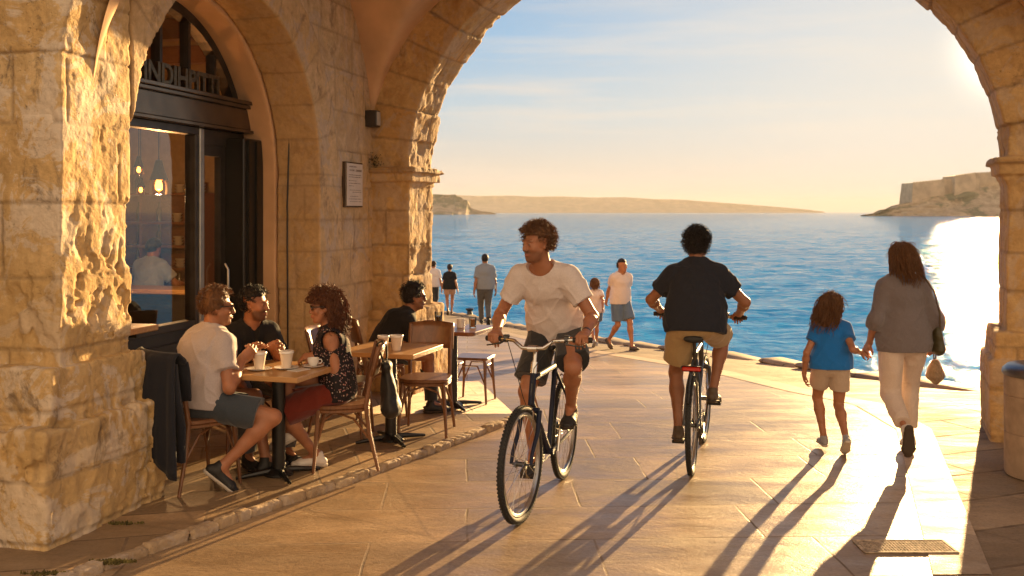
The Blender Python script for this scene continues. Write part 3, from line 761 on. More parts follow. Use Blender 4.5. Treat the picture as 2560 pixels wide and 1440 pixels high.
def wood_mat(name, a, b, rough=.4, sc=(1, 14, 14), coat=.3):
    t = NT(name); n = t.noise(3.0, 6, .6, t.co(scale=sc), 1.2); n2 = t.noise(60, 3, .6, t.co(scale=(1, 6, 6)))
    c = t.mix(t.ramp(n, [(.3, 0.0), (.7, 1.0)]), a, b); c = t.mix(.25, c, t.ramp(n2, [(.3, (.5, .5, .5)), (.7, (1, 1, 1))]), 'MULTIPLY')
    t.set(base=c, rough=rough, coat=coat, coatr=.25); t.bump(n2, .15, .002); return t.m
M_wood = wood_mat('oak_wood', (.42, .21, .075), (.58, .33, .13), .38)
M_wood_red = wood_mat('walnut_wood', (.16, .06, .025), (.28, .11, .045), .35)
M_bent = wood_mat('bentwood', (.14, .055, .02), (.24, .10, .04), .35, (8, 8, 2))
M_room = simple('cafe_wall', (.42, .27, .14), .85)
M_roomc = simple('cafe_ceiling', (.34, .25, .16), .8)
def wb(mb, s0, s1, t0, t1, z0, z1, bev=.0):
    mb.box(((s0 + s1) / 2, (t0 + t1) / 2, (z0 + z1) / 2), (s1 - s0, t1 - t0, z1 - z0), 0, bev, M=MW); return mb
shop = thing('shop_front', 'dark metal framed cafe shop front with a fanlight and glazed doors under the arch', 'shop front', tuple(wpt(2.04, .74, 0)))
SI = Matrix.Translation(-wpt(2.04, .74, 0))
def under(o, par):
    o.parent = par; o.data.transform(Matrix.Translation(-par.location)); return o
mb = MB(); wb(mb, .5, 3.44, .64, .82, 2.585, 2.77, .006); wb(mb, .5, 3.47, .60, .82, 2.77, 2.80, .004); wb(mb, .5, 3.49, .575, .82, 2.803, 2.835, .004); wb(mb, .5, 3.46, .615, .82, 2.555, 2.583, .004)
under(mb.build('transom', M_bronze, None, False), shop)
mb = MB(); ra, rb = R1 - .10, R1 + .03; N = 40; v = []
for i in range(N + 1):
    a = math.pi * i / N
    for r in (ra, rb):
        for tt in (.70, .80): v.append(wpt(C1 + r * math.cos(a), tt, max(2.84, SP1 + r * math.sin(a))))
f = []
for i in range(N):
    k = 4 * i
    f += [(k, k + 2, k + 6, k + 4), (k, k + 4, k + 5, k + 1), (k + 2, k + 3, k + 7, k + 6)]
mb.add(v, f)
for s_ in (.95, 1.30, 1.68, 2.06, 2.46, 2.86):
    zt = SP1 + math.sqrt(max(.01, ra * ra - (s_ - C1) ** 2)); wb(mb, s_ - .018, s_ + .018, .71, .79, 2.84, zt + .03)
under(mb.build('fanlight_frame', M_dark, None, False), shop)
v = [wpt(C1 + (ra + .01) * math.cos(math.pi * i / N), .755, max(2.84, SP1 + (ra + .01) * math.sin(math.pi * i / N))) for i in range(N + 1)]
o = MB().add(v, [tuple(range(N + 1))]).build('fanlight_pane', M_pane, None, False); under(o, shop)
mb = MB()
wb(mb, .60, 2.60, .70, .80, 2.49, 2.553, .004); wb(mb, 2.53, 2.585, .70, .80, .05, 2.49, .004); wb(mb, .60, 2.53, .70, .80, .90, .96, .004); wb(mb, .60, .70, .70, .80, .05, 2.49)
wb(mb, 2.66, 3.44, .72, .80, 2.42, 2.553, .004); wb(mb, 1.58, 1.61, .72, .79, .96, 2.49)
wf = under(mb.build('window_frame', M_dark, None, False), shop)
mb = MB(); wb(mb, 2.588, 2.655, .69, .80, .05, 2.55, .006); under(mb.build('mullion', M_edge, None, False), shop)
mb = MB(); mb.add([wpt(.65, .75, .93), wpt(2.55, .75, .93), wpt(2.55, .75, 2.52), wpt(.65, .75, 2.52)], [(0, 1, 2, 3)]); under(mb.build('window_pane', M_pane, None, False), shop)
mb = MB(); wb(mb, .6, 2.53, .73, .79, .05, .90); wb(mb, .75, 1.5, .715, .73, .15, .80, .004); wb(mb, 1.65, 2.45, .715, .73, .15, .80, .004); under(mb.build('kick_panel', M_blk, None, False), shop)
mb = MB(); wb(mb, 2.66, 2.72, .73, .79, .05, 2.42); wb(mb, 2.72, 3.0, .73, .79, .05, .25); wb(mb, 2.72, 3.0, .73, .79, 2.33, 2.42); wb(mb, 2.98, 3.06, .73, .79, .05, 2.42)
dr = under(mb.build('door', M_dark, None, False), shop)
mb = MB(); mb.add([wpt(2.70, .76, .22), wpt(3.0, .76, .22), wpt(3.0, .76, 2.36), wpt(2.70, .76, 2.36)], [(0, 1, 2, 3)]); o = mb.build('door_pane', M_pane, None, False); o.data.transform(Matrix.Translation(-shop.location)); o.parent = dr
mb = MB(); mb.tube([wpt(2.985, .69, .95), wpt(2.985, .66, 1.0), wpt(2.985, .66, 1.35), wpt(2.985, .69, 1.4)], .011); o = mb.build('handle', M_edge); o.data.transform(Matrix.Translation(-shop.location)); o.parent = dr
mb = MB(); wb(mb, 3.06, 3.44, .55, .80, .05, 2.50, .01); wb(mb, 3.12, 3.18, .53, .55, .05, 2.48); wb(mb, 3.26, 3.32, .53, .55, .05, 2.48); under(mb.build('folded_shutter', M_blk, None, False), shop)
# raised letters standing on the transom ledge
txt = bpy.data.curves.new('sign_letters', 'FONT'); txt.body = 'VINDIHPITTI'; txt.size = .225; txt.extrude = .012; txt.align_x = 'CENTER'; txt.space_character = .97; txt.bevel_depth = .003; txt.offset = .004
to = bpy.data.objects.new('sign_letters_tmp', txt); COL.objects.link(to)
dg = bpy.context.evaluated_depsgraph_get(); dg.update()
tm = bpy.data.meshes.new_from_object(to.evaluated_get(dg)); COL.objects.unlink(to); bpy.data.objects.remove(to)
mn = Matrix(((WD.x, 0, WN.x, 0), (WD.y, 0, WN.y, 0), (0, 1, 0, 0), (0, 0, 0, 1)))
tm.transform(Matrix.Translation(wpt(2.17, .63, 2.838)) @ mn)
lo = link_mesh('sign_letters', tm, M_letter, None, False); under(lo, shop)
# wooden window counter
ct = thing('window_counter', 'sunlit oak counter ledge along the foot of the cafe window', 'counter', tuple(wpt(1.1, .6, 1.0)))
mb = MB(); wb(mb, .70, 1.62, .44, .72, .985, 1.03, .006); under(mb.build('ledge', M_wood, None, False), ct)
for s_ in (.9, 1.45):
    mb = MB(); wb(mb, s_ - .015, s_ + .015, .50, .70, .95, .984); wb(mb, s_ - .015, s_ + .015, .68, .71, .75, .95); under(mb.build('bracket', M_blk, None, False), ct)
tin = thing('steel_tin', 'shiny steel tin standing on the window counter', 'tin', tuple(wpt(.98, .56, 1.031)))
MB().lathe([(.055, 0), (.058, .003), (.058, .09), (.062, .094), (.058, .1), (.0, .1)]).build('body', M_edge, tin)
MB().lathe([(.06, .1), (.06, .112), (.02, .12), (0, .12)]).build('lid', M_blk, tin)
pot = thing('black_pot', 'low black pot with a bright rim on the window counter', 'pot', tuple(wpt(.80, .56, 1.031)))
MB().lathe([(.075, 0), (.08, .004), (.082, .085), (.086, .09), (.08, .09), (.07, .02), (0, .02)]).build('body', M_blk, pot)
MB().tube([(.084 * math.cos(a * .3), .084 * math.sin(a * .3), .092) for a in range(21)], .005, 6, True).build('rim', M_edge, pot)
# ---- the room behind
room = thing('cafe_room', 'dim cafe room with brown walls behind the shop window', 'room', tuple(wpt(2.5, 2.6, 0)))
mb = MB(); wb(mb, -1.2, 6.3, .84, 4.9, -.02, .03); under(mb.build('room_floor', simple('room_floor_tiles', (.12, .08, .05), .35), None, False), room)
mb = MB(); wb(mb, -1.2, 6.3, .84, 4.9, 3.7, 3.8); under(mb.build('ceiling', M_roomc, None, False), room)
mb = MB(); wb(mb, 6.2, 6.3, .84, 4.9, .03, 3.7); wb(mb, -1.2, 6.2, 4.8, 4.9, .03, 3.7); wb(mb, -1.3, -1.2, .84, 4.9, .03, 3.7); wb(mb, 3.9, 6.2, .84, .9, .03, 3.7); under(mb.build('wall', M_room, None, False), room)
for s_ in (2.2, 3.6, 5.0):
    mb = MB(); wb(mb, s_, s_ + .14, .9, 4.8, 3.5, 3.69); under(mb.build('beam', M_wood_red, None, False), room)
mb = MB(); wb(mb, 6.16, 6.19, 1.95, 2.4, 1.15, 1.75); o = under(mb.build('notice_board', simple('pale_notice', (.45, .42, .38), .8), None, False), room)
shf = thing('wall_shelf', 'dark wooden shelf unit with stacked crockery at the back of the cafe', 'shelf', tuple(wpt(6.0, 3.3, .03)))
mb = MB()
for z in (.05, .85, 1.15, 1.42, 1.70, 2.05): wb(mb, 5.75, 6.15, 2.6, 4.3, z, z + .03)
for tt in (2.57, 3.4, 4.3): wb(mb, 5.75, 6.15, tt, tt + .03, .05, 2.08)
wb(mb, 6.15, 6.19, 2.57, 4.33, .05, 2.08)
under(mb.build('shelf_frame', M_wood_red, None, False), shf)
rnd = random.Random(4); M_crock = simple('crockery', (.50, .42, .33), .4); M_bottle = simple('bottle_glass', (.10, .07, .03), .15)
ORD = ['first', 'second', 'third', 'fourth', 'fifth', 'sixth']
for zi, z in enumerate((.88, 1.18, 1.45, 1.73, 2.08)):
    for i in range(6):
        where = '%s from the left on the %s shelf behind the cafe window' % (ORD[5 - i], ('bottom', 'second lowest', 'middle', 'second highest', 'top')[zi])
        tt = 2.72 + i * .27 + rnd.uniform(-.03, .03)
        if rnd.random() < .5:
            b = tag(MB().lathe([(.03, 0), (.032, .14), (.012, .19), (.012, .24), (0, .24)], tuple(wpt(5.9, tt, z + .001)), 10).build('bottle', M_bottle), 'brown bottle ' + where, 'bottle', 'bottles on the cafe shelf')
        else:
            b = tag(MB().lathe([(.035, 0), (.06, .03), (.064, .035), (.035, .036), (.06, .066), (.064, .07), (.035, .071), (.06, .1), (.06, .105), (0, .104)], tuple(wpt(5.9, tt, z + .001)), 12).build('bowl_stack', M_crock), 'pale bowls ' + where, 'bowls', 'bowl stacks on the cafe shelf')
bar = thing('bar_counter', 'dark bar counter with a wooden top inside the cafe', 'bar', tuple(wpt(4.6, 2.6, .03)))
mb = MB(); wb(mb, 4.3, 4.7, 1.6, 4.4, .03, 1.0); under(mb.build('front', M_blk, None, False), bar)
mb = MB(); wb(mb, 4.22, 4.78, 1.5, 4.5, 1.002, 1.05, .01); under(mb.build('top', M_wood, None, False), bar)
# pendant lamps
def glow_mat(name, col, st):
    t = NT(name); t.set(base=(.9, .6, .3), emit=col, estr=st); return t.m
M_bulb = glow_mat('glowing_filament_bulb', (1.0, .42, .12), 5.0)
M_amber = glass_mat('amber_glass', (.95, .62, .25), 1.45)
def pendant(s_, t_, z, label, big, cord=1.6):
    t = thing('pendant_lamp', label, 'lamp', tuple(wpt(s_, t_, z)), 0, 'pendant lamps glowing inside the cafe')
    k = 1.0 if big else .6
    MB().tube([(0, 0, .16 * k), (0, 0, 3.7 - z)], .006, 6).build('cord', M_blk, t)
    MB().lathe([(.012, .24 * k), (.03 * k, .23 * k), (.05 * k, .15 * k), (.085 * k, .05 * k), (.08 * k, .05 * k), (.02 * k, .15 * k)], n=20).build('cap', M_blk, t)
    MB().lathe([(.055 * k, .082 * k), (.085 * k, .02 * k), (.088 * k, -.04 * k), (.082 * k, -.08 * k)], n=20).build('shade', M_amber, t)
    MB().lathe([(.0, .075 * k), (.018 * k, .06 * k), (.034 * k, .0), (.03 * k, -.03 * k), (0, -.045 * k)], n=16).build('bulb', M_bulb, t)
    if big:
        l = bpy.data.lights.new('pendant_light', 'POINT'); l.energy = 30; l.color = (1, .55, .22); l.shadow_soft_size = .06
        lo = bpy.data.objects.new('pendant_light', l); COL.objects.link(lo); lo.parent = t; lo.location = (0, 0, -.12)
pendant(3.226, 1.5, 2.09, 'large black and amber pendant lamp nearest the cafe window', True)
pendant(3.945, 2.2, 2.27, 'small bare glowing pendant bulb upper left inside the cafe window', False)
pendant(5.15, 3.0, 2.10, 'small square looking pendant bulb above the dark shelf inside the cafe', False)
pendant(5.35, 2.5, 2.25, 'far dim pendant bulb at the right of the cafe window pane', False)

# ------------------------------------------------------------------ things fixed to the walls
pq = thing('wall_plaque', 'pale rectangular notice plaque with lines of small text on the stone wall', 'plaque', tuple(wpt(4.13, -.01, 2.11)))
M_plq = simple('pale_enamel', (.66, .56, .46), .45, var=.08, scale=8); M_ink = simple('faded_ink', (.30, .22, .16), .6)
mb = MB(); wb(mb, 3.925, 4.335, -.035, .03, 1.895, 2.33, .004); under(mb.build('rim', M_bronze, None, False), pq)
mb = MB(); wb(mb, 3.94, 4.32, -.041, -.036, 1.91, 2.315); under(mb.build('panel', M_plq, None, False), pq)
mb = MB(); r = random.Random(2)
for (z, h, x0, x1) in ((2.285, .012, .04, .22), (2.25, .020, .05, .16), (2.25, .026, .2, .32), (2.205, .008, .03, .33), (2.185, .008, .03, .34), (2.15, .008, .03, .2), (2.125, .008, .03, .32), (2.10, .007, .03, .15), (2.06, .007, .05, .33), (2.04, .007, .12, .33), (2.0, .007, .06, .26), (1.975, .007, .03, .34), (1.95, .007, .06, .33)):
    x = x0
    while x < x1:
        w = r.uniform(.004, .012) * (h / .008) ** .5
        wb(mb, 3.95 + x, 3.95 + x + w, -.0435, -.0418, z - h / 2 * r.uniform(.7, 1), z + h / 2 * r.uniform(.6, 1)); x += w + r.choice([.003, .003, .004, .011])
under(mb.build('lettering', M_ink, None, False), pq)
wl_ = thing('wall_lamp', 'small dark box lamp with a pale side high on the stone wall', 'wall lamp', tuple(wpt(4.56, -.05, 2.79)))
mb = MB(); wb(mb, 4.50, 4.62, -.11, .04, 2.705, 2.87, .006); under(mb.build('housing', M_dark, None, False), wl_)
mb = MB(); wb(mb, 4.515, 4.605, -.118, -.111, 2.72, 2.855, .002); under(mb.build('lens', simple('milky_lens', (.45, .45, .44), .4), None, False), wl_)
hk = thing('awning_hook', 'rusty iron hook on the plaster beside the end of the transom', 'hook', tuple(wpt(3.5, .5, 2.76)))
mb = MB(); mb.tube([wpt(3.43, .58, 2.76), wpt(3.42, .50, 2.74), wpt(3.41, .45, 2.745), wpt(3.40, .41, 2.80), wpt(3.40, .44, 2.82)], .014, 8)
under(mb.build('hook_arm', M_blk, None), hk); mb = MB(); mb.lathe([(.03, 0), (.035, .02), (.02, .045), (0, .05)], tuple(wpt(3.40, .56, 2.70)), 10); under(mb.build('hook_ball', M_blk, None), hk)
cb = MB(); cb.tube([wpt(3.402, .43, 2.80), wpt(3.408, .41, 2.72), wpt(3.412, .405, 2.64), wpt(3.412, .36, 2.62), wpt(3.412, .30, 2.62), wpt(3.405, .29, 2.50), wpt(3.41, .30, 2.3), wpt(3.405, .31, 1.9), wpt(3.41, .31, 1.2), wpt(3.405, .3, .1)], .007, 6)
tag(cb.build('cable', M_blk), 'thin dark cable running down the stone reveal beside the shop door', 'cable')
pl_ = Field((-.12, -.12, -.12), (.12, .12, .12), .012); rr = random.Random(6)
mb = MB()
for i in range(130):
    p = Vector((rr.gauss(0, .03), rr.gauss(0, .02) , rr.gauss(0, .04))); d = Vector((rr.uniform(-1, 1), rr.uniform(-1, 1), rr.uniform(-1, .6))).normalized() * rr.uniform(.015, .04); e = d.cross(Vector((0, 0, 1))).normalized() * .006
    q = wpt(4.62, -.05, 2.36) + p; mb.add([q, q + d * .5 + e, q + d, q + d * .5 - e], [(0, 1, 2, 3)])
tag(mb.build('wall_weed', simple('dry_weed', (.05, .055, .02), .8), smooth=False), 'dark little weed growing from the corner beside the wall lamp', 'plant')

# ------------------------------------------------------------------ litter bin, drain cover, moss, bollard
bn = thing('litter_bin', 'round stone litter bin with a dark domed metal lid beside the right pier', 'litter bin', (3.765, 6.97, 0))
M_conc = simple('cast_stone', (.42, .30, .20), .8, var=.2, scale=9, bump=.4, bscale=70)
MB().lathe([(.285, .007), (.29, .02), (.29, .30), (.284, .306), (.29, .312), (.292, .56), (.286, .566), (.292, .572), (.292, .70), (.285, .71), (.25, .71), (.25, .5), (0, .5)], n=44).build('body', M_conc, bn)
MB().lathe([(.302, .705), (.306, .72), (.302, .745), (.27, .775), (.2, .79), (.15, .793), (.148, .77), (0, .765)], n=44).build('lid', simple('dull_steel', (.16, .16, .17), .32, .8, var=.3, scale=5), bn)
dc = thing('drain_cover', 'rusty rectangular grid drain cover set in the paving at the lower right', 'drain cover', (2.16, 5.48, .008)); dc.scale = (.80, .60, .6)
M_rust = simple('worn_iron', (.42, .32, .22), .8, .05, var=.5, scale=30, bump=.6, bscale=80)
mb = MB(); mb.box((0, .165, .006), (.64, .025, .012), 0, .003).box((0, -.165, .006), (.64, .025, .012), 0, .003).box((-.31, 0, .0055), (.022, .30, .011), 0, .003).box((.31, 0, .0055), (.022, .30, .011), 0, .003); mb.build('rim', M_rust, dc, False)
mb = MB(); mb.box((0, 0, .002), (.60, .305, .004))
for i in range(27): mb.box((-.286 + i * .022, 0, .0065), (.009, .30, .005), 0, .001)
for j in range(6): mb.box((0, -.125 + j * .05, .0068), (.59, .008, .006), 0, .001)
mb.build('grid', M_rust, dc, False)
def moss(cx, cy, cz, rx, ry, n, seed):
    rr = random.Random(seed); mb = MB()
    for i in range(n):
        a = rr.uniform(0, 6.28); q = rr.random() ** .6
        p = Vector((cx + rx * q * math.cos(a) * (1 + .4 * math.sin(3 * a)), cy + ry * q * math.sin(a), cz)); h = rr.uniform(.006, .02)
        d = Vector((rr.uniform(-.6, .6), rr.uniform(-.6, .6), 1)).normalized() * h; e = Vector((rr.uniform(-1, 1), rr.uniform(-1, 1), 0)).normalized() * .006
        mb.add([p - e, p + e, p + e * .6 + d, p - e * .6 + d], [(0, 1, 2, 3)])
    return mb
M_moss = simple('moss', (.14, .11, .03), .95, var=.5, scale=20)
a = moss(-2.06, 5.12, .045, .10, .03, 420, 1); b = moss(-2.32, 4.95, .046, .10, .03, 200, 2); a.add(b.v, b.f); c = moss(-2.72, 5.5, .046, .1, .05, 400, 3); a.add(c.v, c.f); c = moss(-2.25, 5.75, .046, .1, .02, 150, 4); a.add(c.v, c.f)
a.build('moss', M_moss, smooth=False)['kind'] = 'stuff'
bl = thing('mooring_bollard', 'small dark iron bollard on the far quay edge', 'bollard', (-1.25, 29.4, gz(29.4)))
MB().lathe([(.12, 0), (.09, .05), (.07, .16), (.12, .2), (.12, .24), (0, .26)]).build('post', M_blk, bl)

# ------------------------------------------------------------------ cafe furniture
TZ = .048                                                            # terrace level
def rect_round(w, d, r, n=5):
    pts = []
    for (cx, cy, a0) in ((w / 2 - r, d / 2 - r, 0), (-w / 2 + r, d / 2 - r, 90), (-w / 2 + r, -d / 2 + r, 180), (w / 2 - r, -d / 2 + r, 270)):
        for i in range(n + 1):
            a = math.radians(a0 + 90 * i / n); pts.append((cx + r * math.cos(a), cy + r * math.sin(a)))
    return pts
def plate_mb(pts, z0, z1, bev=.004):
    mb = MB(); n = len(pts); v = []
    for (s_, z) in ((bev, z0), (0, z0 + bev), (0, z1 - bev), (bev, z1)):
        for (x, y) in pts:
            l = math.hypot(x, y); v.append((x * (1 - s_ / l), y * (1 - s_ / l), z))
    f = [(k * n + i, k * n + (i + 1) % n, (k + 1) * n + (i + 1) % n, (k + 1) * n + i) for k in range(3) for i in range(n)]
    f += [tuple(range(n - 1, -1, -1)), tuple(range(3 * n, 4 * n))]
    return mb.add(v, f)
def make_table(x, y, rz, label, w=.64, d=.64, top=M_wood, r=.012):
    t = thing('cafe_table', label, 'table', (x, y, TZ), rz, 'small cafe tables along the terrace')
    plate_mb(rect_round(w, d, r), .695, .73).build('tabletop', top, t, True, 30)
    MB().tube([(0, 0, .03), (0, 0, .68)], .046, 16).build('column', M_blk, t)
    mb = MB(); mb.box((0, 0, .688), (.3, .3, .012), 0, .003); mb.build('top_plate', M_blk, t, False)
    mb = MB()
    for k in range(4):
        a = math.pi / 4 + k * math.pi / 2; c, s_ = math.cos(a), math.sin(a)
        mb.tube([(0, 0, .035), (.12 * c, .12 * s_, .028), (.27 * c, .27 * s_, .014), (.29 * c, .29 * s_, .012)], [.02, .02, .013, .010], 8)
    mb.lathe([(.1, .004), (.1, .02), (.05, .05), (.0, .06)]); mb.build('base', M_blk, t)
    return t
tab1 = make_table(-1.60, 6.83, math.radians(-17), 'square oak topped cafe table with three people and two paper cups')
tab2 = make_table(-.955, 7.86, math.radians(-17), 'empty seated oak cafe table with two paper cups behind the woman with curly hair')
tab3 = make_table(-.55, 9.24, math.radians(-20), 'farthest cafe table with a dark red top, glasses and a white cup', .66, .62, M_wood_red, .06)
M_paper = simple('paper_cup', (.74, .62, .50), .6, var=.04); M_china = simple('white_china', (.78, .74, .70), .25, var=.03, coat=.5)
def on(t, x, y, z=.7305):
    p = Matrix.Translation(t.location) @ Matrix.Rotation(t.rotation_euler.z, 4, 'Z') @ Vector((x, y, z)); return tuple(p)
def cup(t, x, y, label, k=1.0, lift=.012, grp='takeaway coffee cups on the cafe tables'):
    c = thing('coffee_cup', label, 'cup', on(t, x, y, .7305 + lift), 0, grp)
    MB().lathe([(.027 * k, 0), (.041 * k, .09 * k), (.040 * k, .09 * k), (.026 * k, .006), (0, .006)], n=24).build('cup_body', M_paper, c)
    MB().lathe([(.042 * k, .086 * k), (.0455 * k, .088 * k), (.0455 * k, .099 * k), (.043 * k, .103 * k), (.035 * k, .100 * k), (0, .098 * k)], n=24).build('lid', M_china, c)
def saucer(t, x, y, label, r=.085):
    MBo = MB().lathe([(.04, 0), (.055, .003), (r, .011), (r, .013), (.05, .007), (0, .007)], on(t, x, y), 28).build('saucer', M_china); tag(MBo, label, 'saucer', 'white saucers on the nearest cafe table')
saucer(tab1, -.09, -.10, 'white saucer under the nearer paper cup beside the man in grey'); cup(tab1, -.09, -.10, 'paper coffee cup on the nearest table beside the hands of the man in grey', 1.12, .0085)
saucer(tab1, .06, -.0, 'white saucer under the paper cup in the middle of the nearest table'); cup(tab1, .06, .0, 'paper coffee cup in the middle of the nearest table', 1.12, .0085)
saucer(tab1, .20, .12, 'white saucer under the small china cup of the woman with curly hair', .075)
c3 = thing('china_cup', 'small white china cup in the hand of the woman with curly hair', 'cup', on(tab1, .20, .12, .7385))
MB().lathe([(.02, 0), (.026, .004), (.038, .03), (.041, .055), (.039, .055), (.03, .02), (0, .012)], n=24).build('cup_body', M_china, c3)
MB().tube([(.038, 0, .045), (.055, 0, .045), (.06, 0, .03), (.05, 0, .018), (.034, 0, .018)], .004, 6).build('handle', M_china, c3)
for (x, y, rz, l) in ((-.2, -.05, .3, 'folded white napkin lying beside the hands of the man in grey'), (.17, -.03, 1.0, 'folded white napkin lying to the right of the middle cup')):
    m_ = plate_mb(rect_round(.14, .09, .005), 0, .004, .001).build('napkin', M_china); m_.location = on(tab1, x, y, .7308); m_.rotation_euler = (0, 0, rz); tag(m_, l, 'napkin')
cup(tab2, -.02, -.1, 'paper coffee cup on the left of the second table', 1.05, .001); cup(tab2, .10, -.12, 'paper coffee cup on the right of the second table', 1.15, .001)
g1 = thing('beer_glass', 'glass of amber drink at the right of the farthest table', 'glass', on(tab3, .18, .05))
MB().lathe([(.03, 0), (.036, .1), (.034, .1), (.028, .008), (0, .008)], n=20).build('tumbler', M_glass, g1)
MB().lathe([(.0, .009), (.027, .009), (.0325, .082), (0, .082)], n=20).build('drink', simple('amber_drink', (.55, .20, .04), .2), g1)
g2 = thing('dark_glass', 'tall glass of dark drink near the hands of the man at the farthest table', 'glass', on(tab3, -.19, .1))
MB().lathe([(.03, 0), (.038, .13), (.036, .13), (.028, .008), (0, .008)], n=20).build('tumbler', M_glass, g2)
MB().lathe([(.0, .009), (.027, .009), (.033, .09), (0, .09)], n=20).build('drink', simple('dark_drink', (.06, .03, .02), .2), g2)
g3 = thing('white_mug', 'white mug between the glasses on the farthest table', 'mug', on(tab3, .08, .0)); MB().lathe([(.03, 0), (.036, .005), (.037, .085), (.034, .085), (.03, .01), (0, .01)], n=20).build('mug_body', M_china, g3)
MB().tube([(.036, 0, .07), (.055, 0, .065), (.055, 0, .03), (.036, 0, .02)], .005, 6).build('handle', M_china, g3)
o = MB().lathe([(.025, 0), (.03, .05), (0, .052)], on(tab3, -.0, -.05), 16).build('ash_pot', M_blk); tag(o, 'small black pot on the farthest table', 'pot')
o = MB().lathe([(.05, 0), (.11, .014), (.105, .014), (.05, .004), (0, .004)], on(tab3, -.13, -.1), 24).build('plate', M_wood); tag(o, 'flat wooden serving plate on the farthest table', 'plate')

def make_chair():
    t = thing('bentwood_chair', '', 'chair')
    seat = [(.205 * math.copysign(abs(math.cos(a)) ** .62, math.cos(a)) * (1 + .06 * math.sin(a)), .20 * math.copysign(abs(math.sin(a)) ** .62, math.sin(a))) for a in [2 * math.pi * i / 36 for i in range(36)]]
    plate_mb(seat, .435, .462, .006).build('seat', M_bent, t, True, 30)
    MB().tube([(x * .93, y * .93, .422) for x, y in seat], .014, 6, True).build('seat_ring', M_bent, t)
    for sx in (-1, 1):
        MB().tube([(sx * .165, .16, .43), (sx * .18, .175, .25), (sx * .195, .195, .0)], [.016, .015, .011], 8).build('leg', M_bent, t)
        MB().tube([(sx * .195, -.25, 0), (sx * .175, -.19, .25), (sx * .165, -.165, .45), (sx * .17, -.20, .65), (sx * .175, -.25, .86)], [.011, .015, .017, .015, .013], 8).build('back_leg', M_bent, t)
        MB().tube([(sx * .175, .17, .20), (sx * .15, .12, .36), (sx * .12, .05, .405), (sx * .15, -.08, .36), (sx * .178, -.19, .22)], .009, 6).build('brace', M_bent, t)
    for yy in (.172, -.188): MB().tube([(-.178, yy, .22), (-.12, yy * .95, .36), (0, yy * .9, .405), (.12, yy * .95, .36), (.178, yy, .22)], .009, 6).build('brace', M_bent, t)
    v = []; f = []; n = 10
    for j in range(5):
        z = .66 + .055 * j
        for i in range(n + 1):
            u = -1 + 2 * i / n; yb = -.20 - .055 * (j / 4) - .055 * (1 - u * u)
            v.append((u * .19, yb, z - .012 * (abs(u) ** 3) * (1 if j == 4 else 0)))
    for j in range(4):
        for i in range(n): k = j * (n + 1) + i; f.append((k, k + 1, k + n + 2, k + n + 1))
    o = MB().add(v, f).build('backrest', M_bent, t); sm = o.modifiers.new('s', 'SOLIDIFY'); sm.thickness = .014; sm.offset = 0
    return t
chair0 = make_chair(); first = [True]
def place_chair(x, y, deg, label):
    c = chair0 if first[0] else copy_tree(chair0); first[0] = False
    c.location = (x, y, TZ); c.rotation_euler = (0, 0, math.radians(deg)); tag(c, label, 'chair', 'bentwood chairs on the cafe terrace'); return c
# heading: degrees about z from facing +y
CH = dict(man=(-2.08, 6.60, -42), mid=(-2.0, 7.42, 216), woman=(-1.21, 7.08, 100), empty=(-.70, 8.13, 175), back=(-1.17, 8.90, -72), extra=(-1.35, 8.0, -95), far=(-.27, 9.75, 170))
place_chair(*CH['man'], 'bentwood chair under the man in grey with a dark jacket over its back')
place_chair(*CH['mid'], 'bentwood chair under the man in the black shirt behind the nearest table')
place_chair(*CH['woman'], 'bentwood chair under the woman with curly hair, a black bag on its back')
place_chair(*CH['empty'], 'empty bentwood chair with its back to the sea beside the second table')
place_chair(*CH['back'], 'bentwood chair under the man in black at the farthest table')
place_chair(*CH['extra'], 'empty bentwood chair by the wall on the left of the second table')
st = thing('wooden_stool', 'backless wooden stool beyond the farthest table', 'stool', (-.36, 9.52, TZ - .03), math.radians(-15))
plate_mb(rect_round(.34, .32, .04), .435, .46, .005).build('seat', M_bent, st)
for sx in (-1, 1):
    for sy in (-1, 1):
        MB().tube([(sx * .14, sy * .13, .435), (sx * .15, sy * .14, .2), (sx * .165, sy * .155, 0)], [.014, .013, .010], 8).build('leg', M_bent, st)
    MB().tube([(sx * .15, -.14, .2), (sx * .14, -.07, .38), (sx * .14, .07, .38), (sx * .15, .14, .2)], .008, 6).build('brace', M_bent, st)
    MB().tube([(-.15, sx * .14, .2), (-.07, sx * .13, .38), (.07, sx * .13, .38), (.15, sx * .14, .2)], .008, 6).build('brace', M_bent, st)
def cloth_mat(name, base, rough=.9, var=.08, fold=.25, sheen=.3, fs=9):
    t = NT(name); co = t.co(); w = t.noise(160, 2, .5, co); n = t.noise(fs, 3, .55, co, .6)
    c = t.mix(t.ramp(w, [(.3, 0.0), (.7, 1.0)]), tuple(k * (1 - var) for k in base), tuple(min(1, k * (1 + var)) for k in base))
    t.set(base=c, rough=rough, sheen=sheen, spec=.2); t.bump(t.math('ADD', t.math('MULTIPLY', w, .05), n), fold, .03); return t.m
